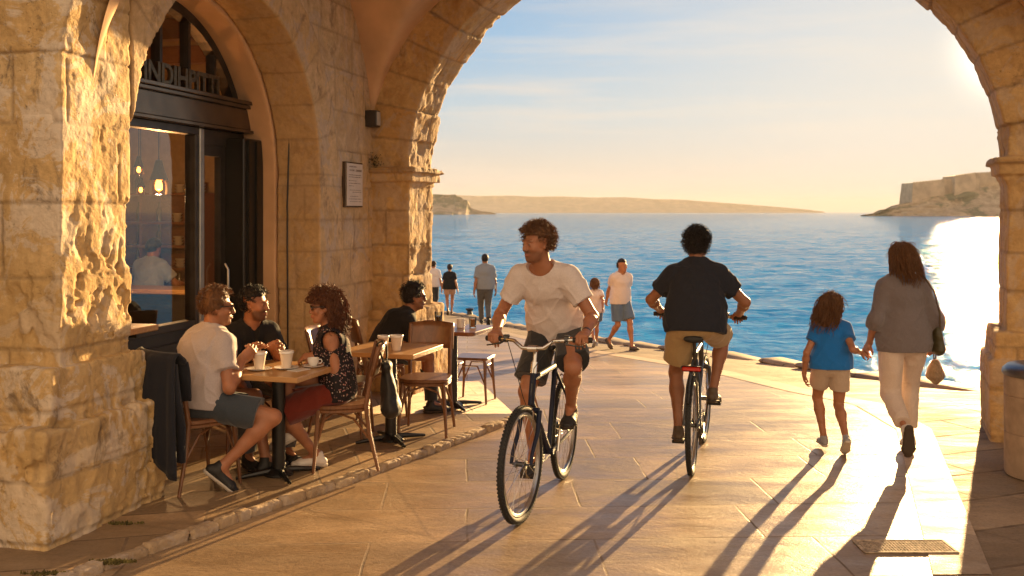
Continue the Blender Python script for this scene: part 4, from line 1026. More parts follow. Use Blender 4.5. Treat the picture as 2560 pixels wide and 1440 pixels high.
# dark jacket over the back of the man's chair
jk = thing('jacket', 'dark jacket hung over the back of the chair beside the stone pier', 'jacket', (CH['man'][0], CH['man'][1], TZ), math.radians(CH['man'][2]))
v = []; f = []; nu, nv = 34, 40
for j in range(nv + 1):
    w = j / nv
    for i in range(nu + 1):
        u = -1 + 2 * i / nu
        arc = [(-.205, .58), (-.225, .76), (-.245, .87), (-.275, .905), (-.31, .88), (-.345, .72), (-.365, .50), (-.37, .24)]
        q = w * (len(arc) - 1); k = min(int(q), len(arc) - 2); fr = q - k
        y = arc[k][0] * (1 - fr) + arc[k + 1][0] * fr; z = arc[k][1] * (1 - fr) + arc[k + 1][1] * fr
        dn = max(0, w - .45) / .55
        y += -.05 * (1 - u * u) * 1 + .05 * abs(u) ** 2 * dn + .020 * math.sin(u * 9 + w * 3) * dn + .012 * math.sin(u * 17 + 1) * dn
        x = u * (.255 + .07 * dn + .02 * math.sin(w * 9)) 
        if w > .8: z += .05 * math.sin(u * 4 + .5) * (w - .8) / .2 - .04 * (u > .3) * (w - .8) / .2
        if w < .25: z -= .03 * math.sin(u * 5)
        v.append((x, y, z))
for j in range(nv):
    for i in range(nu): k = j * (nu + 1) + i; f.append((k, k + 1, k + nu + 2, k + nu + 1))
M_jack = cloth_mat('dark_navy_wool', (.018, .019, .026), sheen=.1)
o = MB().add(v, f).build('jacket_body', M_jack, jk, True, 0); sm = o.modifiers.new('s', 'SOLIDIFY'); sm.thickness = .014
mb = MB(); mb.tube([(.20, -.30, .84), (.25, -.31, .66), (.265, -.28, .46), (.25, -.27, .24)], [.05, .055, .05, .045], 10, flat=.55); mb.build('sleeve', M_jack, jk)
mb = MB(); mb.tube([(-.17, -.31, .80), (-.22, -.36, .6), (-.24, -.38, .4), (-.22, -.37, .22)], [.05, .055, .05, .045], 10, flat=.55); mb.build('sleeve', M_jack, jk)
# black bag on the woman's chair
bgc = CH['woman']
bg = thing('shoulder_bag', 'black leather shoulder bag hanging on the chair of the woman with curly hair', 'bag', (bgc[0], bgc[1], TZ), math.radians(bgc[2]))
M_leather = simple('black_leather', (.014, .012, .011), .6, var=.3, scale=10, bump=.5, bscale=30)
fd = Field((-.34, -.50, .28), (.16, -.1, .92), .009)
fd.cone((-.09, -.335, .44), (-.09, -.31, .70), .065, .035, .03, (1, 0, 0), 2.1, 1.9); fd.cone((-.18, -.34, .42), (0, -.345, .42), .065, .065, .04); fd.cone((-.14, -.31, .72), (-.03, -.31, .72), .026, .026, .04)
fd.displace(lambda P: .014 * fbm(P * np.array([14, 14, 7]), 3, 8), .05)
vv, ff = fd.mesh(); np_mesh('bag_body', vv, ff, M_leather, bg)
mb = MB(); mb.tube([(-.15, -.30, .72), (-.15, -.27, .80), (-.15, -.24, .875), (-.14, -.275, .895), (-.12, -.31, .86), (-.06, -.315, .78), (-.03, -.31, .72)], .008, 6); mb.build('strap', M_leather, bg)
# ------------------------------------------------------------------ bicycles (x right, y forward, z up; origin where the rear tyre meets the ground)
M_tyre = simple('tyre_rubber', (.020, .019, .018), .75, bump=.5, bscale=120)
M_rim = simple('alloy_rim', (.42, .41, .40), .28, .9)
M_chrome = simple('polished_alloy', (.62, .60, .57), .18, 1.0)
M_steel = simple('dark_steel', (.10, .10, .10), .35, .8)
M_blue = simple('blue_frame_paint', (.006, .011, .035), .5, spec=.3, var=.1)
M_green = simple('dark_grey_frame_paint', (.035, .04, .05), .28, coat=.3, var=.1)
M_grip = simple('black_rubber', (.015, .014, .013), .6)
M_red = simple('red_lens', (.50, .02, .01), .2, coat=.6)
def wheel(name, c, par, R=.345, yaw=0.0, spokes=28):
    """wheel in the y-z plane, as an Empty-free mesh 'wheel' (tyre) with rim, hub and spokes below it"""
    Mx = Matrix.Translation(c) @ Matrix.Rotation(yaw, 4, 'Z')
    def ringpts(r, n, x=0): return [Mx @ Vector((x, r * math.cos(2 * math.pi * i / n), r * math.sin(2 * math.pi * i / n))) for i in range(n)]
    mb = MB(); mb.tube(ringpts(R - .021, 64), .0205, 10, True)
    n = 90                                                          # tread knobs
    for i in range(n):
        a = 2 * math.pi * i / n
        for sx in (-.012, .012):
            p = Mx @ Vector((sx, (R - .004) * math.cos(a + (sx > 0) * .03), (R - .004) * math.sin(a + (sx > 0) * .03)))
            mb.box((0, 0, 0), (.010, .010, .008), M=Matrix.Translation(p) @ Matrix.Rotation(yaw, 4, 'Z') @ Matrix.Rotation(a + math.pi / 2, 4, 'X'))
    w = mb.build(name, M_tyre, par)
    mb = MB(); mb.tube(ringpts(R - .047, 64, .0), .0125, 8, True, flat=1.0); mb.tube(ringpts(R - .056, 64, .006), .006, 6, True); mb.tube(ringpts(R - .056, 64, -.006), .006, 6, True); mb.build('rim', M_rim, w)
    mb = MB()
    for i in range(spokes):
        a = 2 * math.pi * i / spokes; sx = .028 * (1 if i % 2 else -1); b = a + (.9 if (i // 2) % 2 else -.9)
        mb.tube([Mx @ Vector((sx, .022 * math.cos(b), .022 * math.sin(b))), Mx @ Vector((0, (R - .052) * math.cos(a), (R - .052) * math.sin(a)))], .0013, 4)
    mb.build('spokes', M_chrome, w)
    mb = MB(); mb.tube([Mx @ Vector((x, 0, 0)) for x in (-.055, -.034, -.033, -.022, .022, .033, .034, .055)], [.008, .008, .026, .016, .016, .026, .008, .008], 12); mb.build('hub', M_steel, w)
    return w
def bicycle(label, loc, rz, paint, crank=0.0, steer=0.0, wb=1.05, rear_rack=False, side=-1):
    t = thing('bicycle', label, 'bicycle', loc, rz)
    R = .345; BB = Vector((0, .43, .285)); ST = Vector((0, .26, .80)); HT = Vector((0, .795, .845)); HB = Vector((0, .855, .66)); RA = Vector((0, 0, R))
    mb = MB(); mb.tube([BB, ST], .017, 12).tube([ST - Vector((0, .01, .03)) * -.5, HT - Vector((0, -.008, .03))], .017, 12).tube([BB, HB + Vector((0, -.008, .02))], .020, 12).tube([HB, HT], .021, 12)
    for sx in (-1, 1):
        mb.tube([BB + Vector((sx * .02, 0, 0)), Vector((sx * .05, .2, .32)), RA + Vector((sx * .06, 0, 0))], [.012, .011, .009], 8)
        mb.tube([ST + Vector((sx * .012, -.0, -.03)), Vector((sx * .045, .13, .6)), RA + Vector((sx * .06, 0, 0))], [.010, .009, .008], 8)
    mb.tube([BB - Vector((.036, 0, 0)), BB + Vector((.036, 0, 0))], .024, 12)
    fr = mb.build('frame', paint, t)
    mb = MB(); o_ = (HT - BB); 
    for q in (0, .012): mb.tube([HB * .62 + HT * .38 + Vector((0, .0215, -.03 + q * 0)), HB * .2 + HT * .8 + Vector((0, .0215, -.02))], .008, 6, flat=1.2)
    mb.build('frame_badge', M_steel, fr)
    # steering part turns about the head tube axis
    ax = (HT - HB).normalized(); Ms = Matrix.Translation(HB) @ Matrix.Rotation(steer, 4, ax) @ Matrix.Translation(-HB)
    FA = Vector((0, wb, R)); fc = HB - ax * .03
    mb = MB(); mb.tube([Ms @ (fc + Vector((-.058, 0, 0))), Ms @ (fc + Vector((.058, 0, 0)))], .018, 10)
    for sx in (-1, 1): mb.tube([Ms @ (fc + Vector((sx * .058, 0, .0))), Ms @ (fc + Vector((sx * .062, .05, -.12))), Ms @ (FA + Vector((sx * .062, -.03, .06))), Ms @ (FA + Vector((sx * .062, 0, 0)))], [.016, .015, .012, .011], 10)
    mb.build('fork', paint, t)
    yaw = math.atan2(-(Ms.to_3x3() @ Vector((0, 1, 0))).x, (Ms.to_3x3() @ Vector((0, 1, 0))).y)
    wheel('front_wheel', Ms @ FA, t, R, yaw); wheel('rear_wheel', RA, t, R, 0)
    # stem, handlebar, grips, levers
    sp = HT + ax * .03; top = HT + ax * .15
    mb = MB(); mb.tube([sp - ax * .03, sp + ax * .04], .023, 12).tube([sp, top], .014, 10).tube([Ms @ top, Ms @ (top + Vector((0, .05, .012)))], .017, 10); mb.tube([Ms @ (top + Vector((-.03, .05, .012))), Ms @ (top + Vector((.03, .05, .012)))], .021, 12); mb.build('stem', M_chrome, t)
    bc = top + Vector((0, .05, .012))
    bar = [(-.345, -.105, .045), (-.22, -.07, .048), (-.13, -.02, .045), (-.07, 0, .004), (0, 0, 0), (.07, 0, .004), (.13, -.02, .045), (.22, -.07, .048), (.345, -.105, .045)]
    mb = MB(); mb.tube([Ms @ (bc + Vector(p)) for p in bar], .0125, 10); hb = mb.build('handlebar', M_chrome, t)
    grips = []
    for sx in (-1, 1):
        a = Ms @ (bc + Vector((sx * .355, -.108, .045))); b = Ms @ (bc + Vector((sx * .235, -.075, .048))); grips.append((a + b) / 2)
        MB().tube([a, a + (b - a) * .03, a + (b - a) * .97, b], [.014, .0175, .0165, .0155], 12).build('grip', M_grip, hb)
        mb = MB(); q = Ms @ (bc + Vector((sx * .20, -.062, .048))); mb.tube([q + Vector((-.012, 0, 0)), q + Vector((.012, 0, 0))], .021, 10); mb.box(tuple(q + Vector((0, -.005, .018))), (.035, .04, .022), 0, .005)
        e1 = Ms @ (bc + Vector((sx * .215, .0, .03))); e2 = Ms @ (bc + Vector((sx * .32, -.03, .012))); mb.tube([q, e1, (e1 + e2) / 2 + Vector((0, .005, 0)), e2], [.009, .007, .005, .005], 8, flat=.7); mb.build('brake_lever', M_steel, hb)
        c0 = Ms @ (bc + Vector((sx * .17, -.03, .04))); MB().tube([c0, c0 + Vector((-sx * .02, .10, .02)), Ms @ (bc + Vector((sx * .06, .15, -.10))), HB + Vector((sx * .03, .07, .06)), HB + Vector((sx * .01, .03, -.03))], .0028, 5).build('cable', M_grip, t)
    # front brake arms and reflector
    mb = MB()
    for sx in (-1, 1): mb.tube([Ms @ (fc + Vector((sx * .03, .035, -.05))), Ms @ (fc + Vector((sx * .036, .05, .0))), Ms @ (fc + Vector((sx * .008, .045, .03)))], .007, 6)
    mb.build('front_brake', M_chrome, t)
    # saddle and post
    sd = Vector((0, .215, .945))
    mb = MB(); mb.tube([ST - Vector((0, 0, .05)), sd - Vector((0, 0, .04))], .013, 10); mb.tube([ST - Vector((0, -.003, .01)), ST + Vector((0, -.004, .015))], .02, 10); mb.build('seat_post', M_steel, t)
    fd = Field((-.11, .02, .86), (.11, .40, 1.0), .006)
    fd.cone((0, .12, .935), (0, .2, .938), .028, .022, .02, (1, 0, 0), 2.6, 1.8); fd.cone((0, .2, .938), (0, .34, .94), .022, .018, .02, (1, 0, 0), 1.6, 1.0)
    vv, ff = fd.mesh(); np_mesh('saddle', vv, ff, M_grip, t)
    mb = MB()
    for sx in (-1, 1): mb.tube([(sx * .03, .12, .925), (sx * .022, .17, .905), (sx * .022, .25, .905), (sx * .015, .31, .93)], .0035, 6)
    mb.build('saddle_rails', M_chrome, t)
    # crank set
    cl = .165; ca, sa = math.cos(crank), math.sin(crank)
    cr = MB().tube([BB + Vector((.045, 0, 0)), BB + Vector((.052, 0, 0))], .088, 32).build('chain_ring', M_steel, t)
    ped = []
    for sx in (1, -1):
        d = Vector((0, ca, sa)) * (cl * sx); p0 = BB + Vector((sx * .062, 0, 0)); p1 = p0 + d + Vector((sx * .008, 0, 0))
        MB().tube([p0, p1], [.013, .010], 8).build('crank', M_chrome, t)
        pc = p1 + Vector((sx * .055, 0, 0)); ped.append(pc)
        mb = MB(); mb.box(tuple(pc), (.085, .075, .014), 0, .004).box(tuple(pc + Vector((0, .04, 0))), (.09, .012, .024), 0, .003).box(tuple(pc + Vector((0, -.04, 0))), (.09, .012, .024), 0, .003); mb.build('pedal', M_grip, t)
    # chain: upper and lower run
    mb = MB(); mb.tube([BB + Vector((.048, 0, .086)), RA + Vector((.048, 0, .036))], .005, 6).tube([BB + Vector((.048, 0, -.086)), Vector((.048, .06, .21)), Vector((.048, .015, .26)), RA + Vector((.048, -.0, -.034))], .005, 6); mb.build('chain', M_steel, t)
    mb = MB(); mb.tube([RA + Vector((.038, 0, 0)), RA + Vector((.05, 0, 0))], [.045, .036], 20); mb.tube([RA + Vector((.05, .0, -.02)), Vector((.06, .035, .25)), Vector((.05, .06, .2))], .009, 8); mb.build('derailleur', M_steel, t)
    # rear brake, light or guard
    if rear_rack:
        mb = MB()
        for k in range(15):
            a = math.radians(58 + k * 7); 
        mb.tube([Vector((0, R * 0 + (R + .02) * math.cos(math.radians(50 + k * 8)), R + (R + .02) * math.sin(math.radians(50 + k * 8)))) for k in range(13)], .022, 8, flat=.25); mb.build('mudguard', M_grip, t)
        mb = MB(); mb.box((0, -.03, .755), (.15, .05, .022), 0, .008); mb.tube([(-.04, .0, .74), (-.02, .12, .70)], .006).tube([(.04, .0, .74), (.02, .12, .70)], .006); mb.build('light_bracket', M_steel, t)
        MB().box((0, -.058, .748), (.13, .02, .034), 0, .008).build('tail_light', M_red, t)
    else:
        mb = MB(); mb.tube([(-.03, .1, .66), (-.035, .06, .70), (0, .07, .73), (.035, .06, .70), (.03, .1, .66)], .006, 6); mb.build('rear_brake', M_chrome, t)
    return t, [Vector(g) for g in grips], ped
def heading(dx, dy): return math.atan2(-dx, dy)
HA = heading(-.30, -1.0)
bikeA = bicycle('blue bicycle coming toward the viewer under the man in the white t-shirt', (.362, 6.92, .006), HA, M_blue, crank=math.radians(-75), steer=math.radians(-5))
HB_ = heading(.27, 1.0)
bikeB = bicycle('dark bicycle with a red tail light ridden away toward the sea', (1.265, 7.0, .006), HB_, M_green, crank=math.radians(50), steer=math.radians(-3), rear_rack=True)
# ------------------------------------------------------------------ people
def skin_mat(name, base):
    t = NT(name); a = t.n('Attribute', attribute_name='st'); sp = t.n('SeparateColor', {'Color': a.outputs['Color']})
    n = t.noise(14, 4, .6, t.co()); c = t.ramp(n, [(.3, tuple(k * .86 for k in base)), (.7, tuple(min(1, k * 1.1) for k in base))])
    c = t.mix(sp.outputs[0], c, (.035, .018, .010)); c = t.mix(sp.outputs[1], c, (.36, .10, .07))
    t.set(base=c, rough=.48, spec=.4); t.b.inputs['Subsurface Weight'].default_value = .12; t.b.inputs['Subsurface Radius'].default_value = (.02, .008, .004); t.b.inputs['Subsurface Scale'].default_value = .6
    t.bump(t.noise(220, 2, .5, t.co()), .12, .002); return t.m
SK1 = skin_mat('tanned_skin', (.37, .155, .08)); SK2 = skin_mat('light_tanned_skin', (.38, .17, .092)); SK3 = skin_mat('brown_skin', (.27, .115, .06))
def hair_mat(name, a, b):
    t = NT(name); n = t.noise(70, 3, .6, t.co(scale=(1, 1, .4)))
    t.set(base=t.ramp(n, [(.3, a), (.7, b)]), rough=.62, spec=.3, sheen=.1)
    tl = t.n('BsdfTranslucent', {'Color': (b[0] * 3 + .05, b[1] * 3 + .04, b[2] * 2 + .02, 1)}); mx = t.n('MixShader', {0: .15 if b[0] > .05 else .06}); t.t.links.new(t.b.outputs[0], mx.inputs[1]); t.t.links.new(tl.outputs[0], mx.inputs[2]); t.t.links.new(mx.outputs[0], t.o.inputs['Surface']); return t.m
HR_dark = hair_mat('dark_brown_hair', (.020, .010, .006), (.055, .026, .013)); HR_black = hair_mat('black_hair', (.008, .006, .005), (.02, .013, .010))
HR_brown = hair_mat('brown_hair', (.075, .034, .014), (.20, .09, .035)); HR_auburn = hair_mat('auburn_hair', (.045, .015, .007), (.17, .058, .02))
M_eye = simple('eye_white', (.13, .09, .07), .3); M_iris = simple('iris', (.02, .012, .008), .2); M_shade = simple('dark_lens', (.006, .006, .007), .08, coat=1.0)
M_lace = simple('shoe_lace', (.6, .58, .54), .8)
def V3(*a): return np.array(a, float)
def nrm(v): v = np.asarray(v, float); return v / (np.linalg.norm(v) + 1e-9)
def ik(root, tgt, l1, l2, pole):
    root = np.asarray(root, float); tgt = np.asarray(tgt, float); d = tgt - root; L = np.linalg.norm(d); mx = (l1 + l2) * .998
    if L > mx: tgt = root + d / L * mx; d = tgt - root; L = mx
    a = (l1 * l1 - l2 * l2 + L * L) / (2 * L); h = math.sqrt(max(0, l1 * l1 - a * a)); dn = d / L
    p = nrm(pole); p = nrm(p - dn * (p @ dn)); return root + dn * a + p * h, tgt
def rotv(v, ax, a):
    ax = nrm(ax); v = np.asarray(v, float); return v * math.cos(a) + np.cross(ax, v) * math.sin(a) + ax * (ax @ v) * (1 - math.cos(a))

class Person:
    def __init__(s, label, loc, rz, H, vox=.0065, skin=SK1, fem=False, fat=1.0, headk=1.0, group=None, **pose):
        s.label, s.loc, s.rz, s.H, s.vox, s.skin, s.fem, s.fat, s.group = label, loc, rz, H, vox, skin, fem, fat, group
        k = s.k = H / 1.78; s.hk = k * headk; p = s.p = pose; s.kids = []
        s.P = V3(*p['pel']); s.N = V3(*p['neck']); s.up = nrm(s.N - s.P)
        hy, sy = p.get('hipyaw', 0), p.get('shyaw', 0)
        s.hx = V3(math.cos(hy), math.sin(hy), p.get('hiptilt', 0)); s.hx = nrm(s.hx); s.sx = nrm(V3(math.cos(sy), math.sin(sy), p.get('shtilt', 0)))
        s.fy = nrm(np.cross(s.up, s.sx))
        sw = (.135 if fem else .152) * k * p.get('shw', 1); hw = (.098 if fem else .092) * k
        s.Wt = s.P + (s.N - s.P) * .36 - s.fy * p.get('slump', 0) * -1; s.C = s.P + (s.N - s.P) * .70 - s.fy * (p.get('slump', 0) * -.8)
        s.sh = {}; s.el = {}; s.wr = {}; s.hip = {}; s.kn = {}; s.an = {}
        for n, sg in (('L', -1), ('R', 1)):
            s.sh[n] = s.N - s.up * .078 * k + s.sx * sg * sw + V3(*p.get('sho' + n, (0, 0, 0)))
            w = V3(*p['wr' + n]); s.el[n], s.wr[n] = ik(s.sh[n], w, .295 * k, .262 * k, p.get('elp' + n, (sg * .6, -.5, -.6)))
            s.hip[n] = s.P + s.hx * sg * hw - V3(0, 0, .01 * k)
            s.kn[n], s.an[n] = ik(s.hip[n], V3(*p['an' + n]), .445 * k, .435 * k, p.get('knp' + n, (sg * .1, 1, .2)))
        yw, pt, rl = [math.radians(a) for a in p.get('head', (0, 0, 0))]
        hyv = rotv(V3(0, 1, 0), V3(0, 0, 1), yw); hxv = rotv(V3(1, 0, 0), V3(0, 0, 1), yw); hyv = rotv(hyv, hxv, pt); hz = np.cross(hxv, hyv); hxv = rotv(hxv, hyv, rl); hz = rotv(hz, hyv, rl)
        s.HB = np.array([hxv, hyv, hz]); s.hup = hz
        s.Hc = s.N + nrm(s.up * .55 + V3(0, 0, 1) * .45 + hz * .3) * .155 * k + hyv * .022 * k + V3(*p.get('heado', (0, 0, 0)))
    def hp(s, x, y, z): return s.Hc + s.hk * (s.HB[0] * x + s.HB[1] * y + s.HB[2] * z)
    def pts(s): return [s.P, s.N, s.Hc] + [v for d in (s.sh, s.el, s.wr, s.hip, s.kn, s.an) for v in d.values()]
    def field(s, m=.2, pts=None, vox=None):
        q = np.array(pts if pts is not None else s.pts()); return Field(q.min(0) - m * max(s.k, .8), q.max(0) + m * max(s.k, .8), vox or s.vox)
    def torso(s, f, inf=0.0, k_=.04, drape=0.0, top=True, low=True):
        k, ft = s.k, s.fat; ax = s.sx; hipf = 1.72 if s.fem else 1.6; wf = 1.4 if s.fem else 1.52
        c = lambda a, b, r1, r2, f1, f2, axx=ax: f.cone(a, b, r1 * k * ft, r2 * k * ft, k_ * k, axx, f1, f2, infl=inf)
        if low: c(s.P - s.up * .02 * k, s.P + (s.Wt - s.P) * .5, .098 + drape * .8, .095 + drape, hipf, hipf * .96, s.hx)
        c(s.P + (s.Wt - s.P) * .5, s.Wt, .095 + drape, .088 + drape, hipf * .96, wf)
        c(s.Wt, s.C, .088 + drape, .108, wf, 1.48); c(s.C, s.N - s.up * .075 * k, .108, .078, 1.48, 1.95)
        if s.fem:
            for sg in (-1, 1): f.ell(s.C + s.fy * .075 * k + s.sx * sg * .07 * k - s.up * .03 * k, (.058 * k, .05 * k, .055 * k), .03 * k, infl=inf)
        if top:
            for n in 'LR': f.cone(s.N + s.up * .012 * k, s.sh[n] + s.up * .008 * k, .042 * k, .044 * k, .05 * k, infl=inf)
    def arm(s, f, n, inf=0.0, frac=1.0, fore=False, loose=0.0):
        k = s.k; a, e, w = s.sh[n], s.el[n], s.wr[n]; mk = .88 if s.fem else 1.0
        f.cone(a, a + (e - a) * .25, .054 * k * mk, .051 * k * mk, .03 * k, infl=inf)
        if frac >= 1: f.cone(a, e, .052 * k * mk, .038 * k * mk, .03 * k, infl=inf)
        else: f.cone(a, a + (e - a) * frac, .053 * k * mk, (.048 + loose) * k * mk, .03 * k, cut=True, infl=inf)
        if fore: f.cone(e, e + (w - e) * .3, .038 * k * mk, .042 * k * mk, .02 * k, infl=inf); f.cone(e + (w - e) * .3, w, .042 * k * mk, .026 * k * mk, .02 * k, infl=inf)
    def leg(s, f, n, inf=0.0, ti=0.0):
        k = s.k; h, kn, a = s.hip[n], s.kn[n], s.an[n]; fm = 1.04 if s.fem else 1.0
        f.cone(h, h + (kn - h) * .5, .088 * k * s.fat * fm, .070 * k * fm, .04 * k, infl=inf + ti); f.cone(h + (kn - h) * .5, kn, .070 * k * fm, .053 * k, .03 * k, infl=inf)
        sd = nrm(a - kn); bk = nrm(nrm((kn - (h + a) / 2)) * -1 + 1e-3 * s.fy)
        if np.linalg.norm(kn - (h + a) / 2) < .03: bk = -s.fy
        bk = nrm(bk - sd * (bk @ sd))
        f.cone(kn, a, .050 * k, .033 * k, .025 * k, infl=inf); f.ell(kn + (a - kn) * .3 + bk * .016 * k, (.05 * k, .05 * k, .05 * k), .05 * k, infl=inf); f.cone(kn + (a - kn) * .15 + bk * .016 * k, kn + (a - kn) * .55 + bk * .01 * k, .042 * k, .034 * k, .03 * k, infl=inf)
    def hand(s, f, n):
        k = s.k * (.94 if s.fem else 1.0); sg = 1 if n == 'R' else -1; w = s.wr[n]; p = s.p
        fd_ = nrm(V3(*p['hd' + n])) if 'hd' + n in p else nrm(w - s.el[n])
        pn = V3(*p.get('hn' + n, (-sg, 0, 0))); pn = nrm(pn - fd_ * (pn @ fd_)); q = np.cross(fd_, pn) * sg * -1      # q points to the thumb side
        if 'th' + n in p and q @ V3(*p['th' + n]) < 0: q = -q
        curl = p.get('cu' + n, .35)
        f.cone(w - fd_ * .01, w + fd_ * .035 * k, .024 * k, .021 * k, .015 * k, q, 1.15, 1.5); f.cone(w + fd_ * .03 * k, w + fd_ * .078 * k, .0165 * k, .0135 * k, .012 * k, q, 1.9, 2.9)
        for i, (o, L) in enumerate(((.030, .94), (.0105, 1.05), (-.0095, 1.0), (-.028, .78))):
            b = w + fd_ * (.082 - .006 * abs(i - 1.2)) * k + q * o * k; d = fd_; c = curl * (1 + .08 * i) + .05 * i * (curl > .3)
            for j, (ln, r0, r1) in enumerate(((.044, .0098, .0090), (.028, .0090, .0082), (.021, .0082, .0070))):
                a = c * (.9, 1.15, .75)[j]; d = nrm(d * math.cos(a) + np.cross(np.cross(d, pn), d) / (np.linalg.norm(np.cross(d, pn)) + 1e-6) * math.sin(a)) if abs(d @ pn) < .999 else rotv(d, np.cross(fd_, pn), a)
                e = b + d * ln * L * k; f.cone(b, e, r0 * k, r1 * k, .004 * k); b = e
        tb = w + fd_ * .022 * k + q * .024 * k; td = nrm(fd_ * .62 + q * .62 + pn * (.25 + .3 * curl)); e = tb + td * .045 * k; f.cone(tb, e, .0145 * k, .0115 * k, .012 * k)
        td = nrm(fd_ * (.9 - .2 * curl) + q * (.25 - .35 * curl) + pn * (.15 + .5 * curl)); f.cone(e, e + td * .034 * k, .011 * k, .0085 * k, .005 * k)
    def head(s, f):
        h = s.hk; hp = s.hp; B = s.HB; K = lambda v: v * h; nk = .051 if s.fem else .059
        f.cone(s.N - s.up * .03 * s.k, hp(0, -.018, -.05), nk * s.k, nk * .98 * s.k, .03 * s.k)
        if not s.fem: f.cone(s.N + s.sx * .0 + s.up * .0, hp(0, .03, -.09), .045 * s.k, .03 * s.k, .03 * s.k)
        f.ell(hp(0, -.012, .035), (K(.077), K(.097), K(.088)), K(.02), B)
        f.ell(hp(0, .028, -.025), (K(.060), K(.064), K(.085)), K(.03), B)
        jw = .044 if s.fem else .052
        f.ell(hp(0, .030, -.078), (K(jw), K(.050), K(.032)), K(.03), B)
        f.ell(hp(0, .070, -.100), (K(.022), K(.018), K(.017)), K(.02), B)
        for sg in (-1, 1):
            f.cone(hp(sg * .036, .075, .024), hp(sg * .010, .088, .018), K(.011), K(.010), K(.012))
            f.ell(hp(sg * .044, .062, -.024), (K(.020), K(.018), K(.020)), K(.02), B)
            f.ell(hp(sg * .078, -.004, -.006), (K(.008), K(.019), K(.031)), K(.008), B); f.ell(hp(sg * .087, .002, -.002), (K(.006), K(.010), K(.018)), K(.006), B, 's')
            f.ell(hp(sg * .031, .096, .003), (K(.016), K(.012), K(.011)), K(.012), B, 's'); f.ell(hp(sg * .031, .079, .002), (K(.0125), K(.0125), K(.0115)), K(.003), B)
            f.ell(hp(sg * .012, .100, -.035), (K(.008), K(.010), K(.007)), K(.006), B)
            f.cone(hp(sg * .052, .02, -.05), hp(sg * .03, .05, -.095), K(.018), K(.016), K(.02))
        f.cone(hp(0, .086, .014), hp(0, .102, -.026), K(.0085), K(.0125), K(.012)); f.ell(hp(0, .103, -.031), (K(.011), K(.009), K(.009)), K(.008), B)
        for sg in (-1, 1):
            f.cone(hp(0, .096, -.058), hp(sg * .022, .084, -.061), K(.0065), K(.004), K(.005)); f.cone(hp(0, .095, -.069), hp(sg * .019, .084, -.066), K(.0075), K(.004), K(.005))
        f.ell(hp(0, .097, -.0635), (K(.024), K(.006), K(.0016)), K(.003), B, 's')
    def body(s, beard=.5, name='person'):
        f = s.field(.24)
        s.torso(f, -.014)
        for n in 'LR':
            s.arm(f, n, 0, 1.0, True); s.leg(f, n, -.012 if s.p.get('covered') else 0, -.012); s.hand(f, n)
            fdn = nrm(V3(*s.p.get('ft' + n, (0, 1, 0)))); a = s.an[n]
            f.cone(a, a + fdn * .10 * s.k - s.soleup(n) * .035 * s.k, .032 * s.k, .022 * s.k, .03 * s.k)
        s.head(f)
        v, q = f.mesh(); h = (v - s.Hc) @ s.HB.T / s.hk; at = np.zeros((len(v), 4)); at[:, 3] = 1
        x, y, z = np.abs(h[:, 0]), h[:, 1], h[:, 2]; near = (np.linalg.norm(h, axis=1) < .16)
        br = np.exp(-((x - .030) / .017) ** 2 - ((z - .026 + (x - .03) * .12) / .0055) ** 2) * (y > .06)
        st = beard * smoothstep(-.022, -.05, z + .25 * (x - .04)) * smoothstep(-.012, .03, y) * smoothstep(-.128, -.11, z) * (1 - np.exp(-((x) / .02) ** 2 - ((z + .064) / .006) ** 2)) + beard * .9 * np.exp(-(x / .026) ** 2 - ((z + .050) / .006) ** 2) * (y > .07)
        at[:, 0] = np.where(near, np.clip(br * .65 + st, 0, .9), 0); at[:, 1] = np.where(near & (y > .08), np.exp(-(x / .022) ** 2 - ((z + .064) / .009) ** 2) * .8, 0)
        o = np_mesh(name, v, q, s.skin, None, True, at); o.location = s.loc; o.rotation_euler = (0, 0, s.rz); tag(o, s.label, 'person', s.group); s.o = o
        if s.vox < .008:
            for sg in (-1, 1):
                c = s.hp(sg * .031, .083, .003); o2 = MB().lathe([(0, -.0095 * s.hk), (.0067 * s.hk, -.0067 * s.hk), (.0095 * s.hk, 0), (.0067 * s.hk, .0067 * s.hk), (0, .0095 * s.hk)], tuple(c), 10).build('eye', M_eye, o)
                c = s.hp(sg * .030 + .002, .0895, .003); MB().lathe([(0, -.0035 * s.hk), (.0035 * s.hk, 0), (0, .0035 * s.hk)], tuple(c), 8).build('iris', M_iris, o2)
        return o
    def soleup(s, n):
        d = nrm(V3(*s.p.get('ft' + n, (0, 1, 0)))); u = V3(0, 0, 1) if abs(d[2]) < .8 else V3(0, 1, .3) ; return nrm(u - d * (u @ d))
    def shoe(s, n, m, sole=None, name='shoe'):
        k = s.k; d = nrm(V3(*s.p.get('ft' + n, (0, 1, 0)))); u = s.soleup(n); x = np.cross(d, u); a = s.an[n]
        heel = a - d * .045 * k - u * .048 * k; ball = a + d * .125 * k - u * .058 * k; toe = a + d * .175 * k - u * .060 * k
        f = s.field(.09, [heel, toe, a], min(s.vox, .008))
        f.cone(heel, ball, .031 * k, .026 * k, .02 * k, x, 1.05, 1.7); f.cone(ball, toe, .026 * k, .019 * k, .02 * k, x, 1.7, 1.7); f.cone(a - d * .012 * k - u * .03 * k, a - d * .006 * k + u * .005 * k, .040 * k, .039 * k, .02 * k); f.cone(a - u * .03 * k, ball + u * .012 * k, .034 * k, .022 * k, .02 * k, x, 1.1, 1.4)
        f.plane(a - u * .076 * k, -u); f.plane(a + u * .028 * k, u)
        v, q = f.mesh(); o = np_mesh(name, v, q, m, s.o)
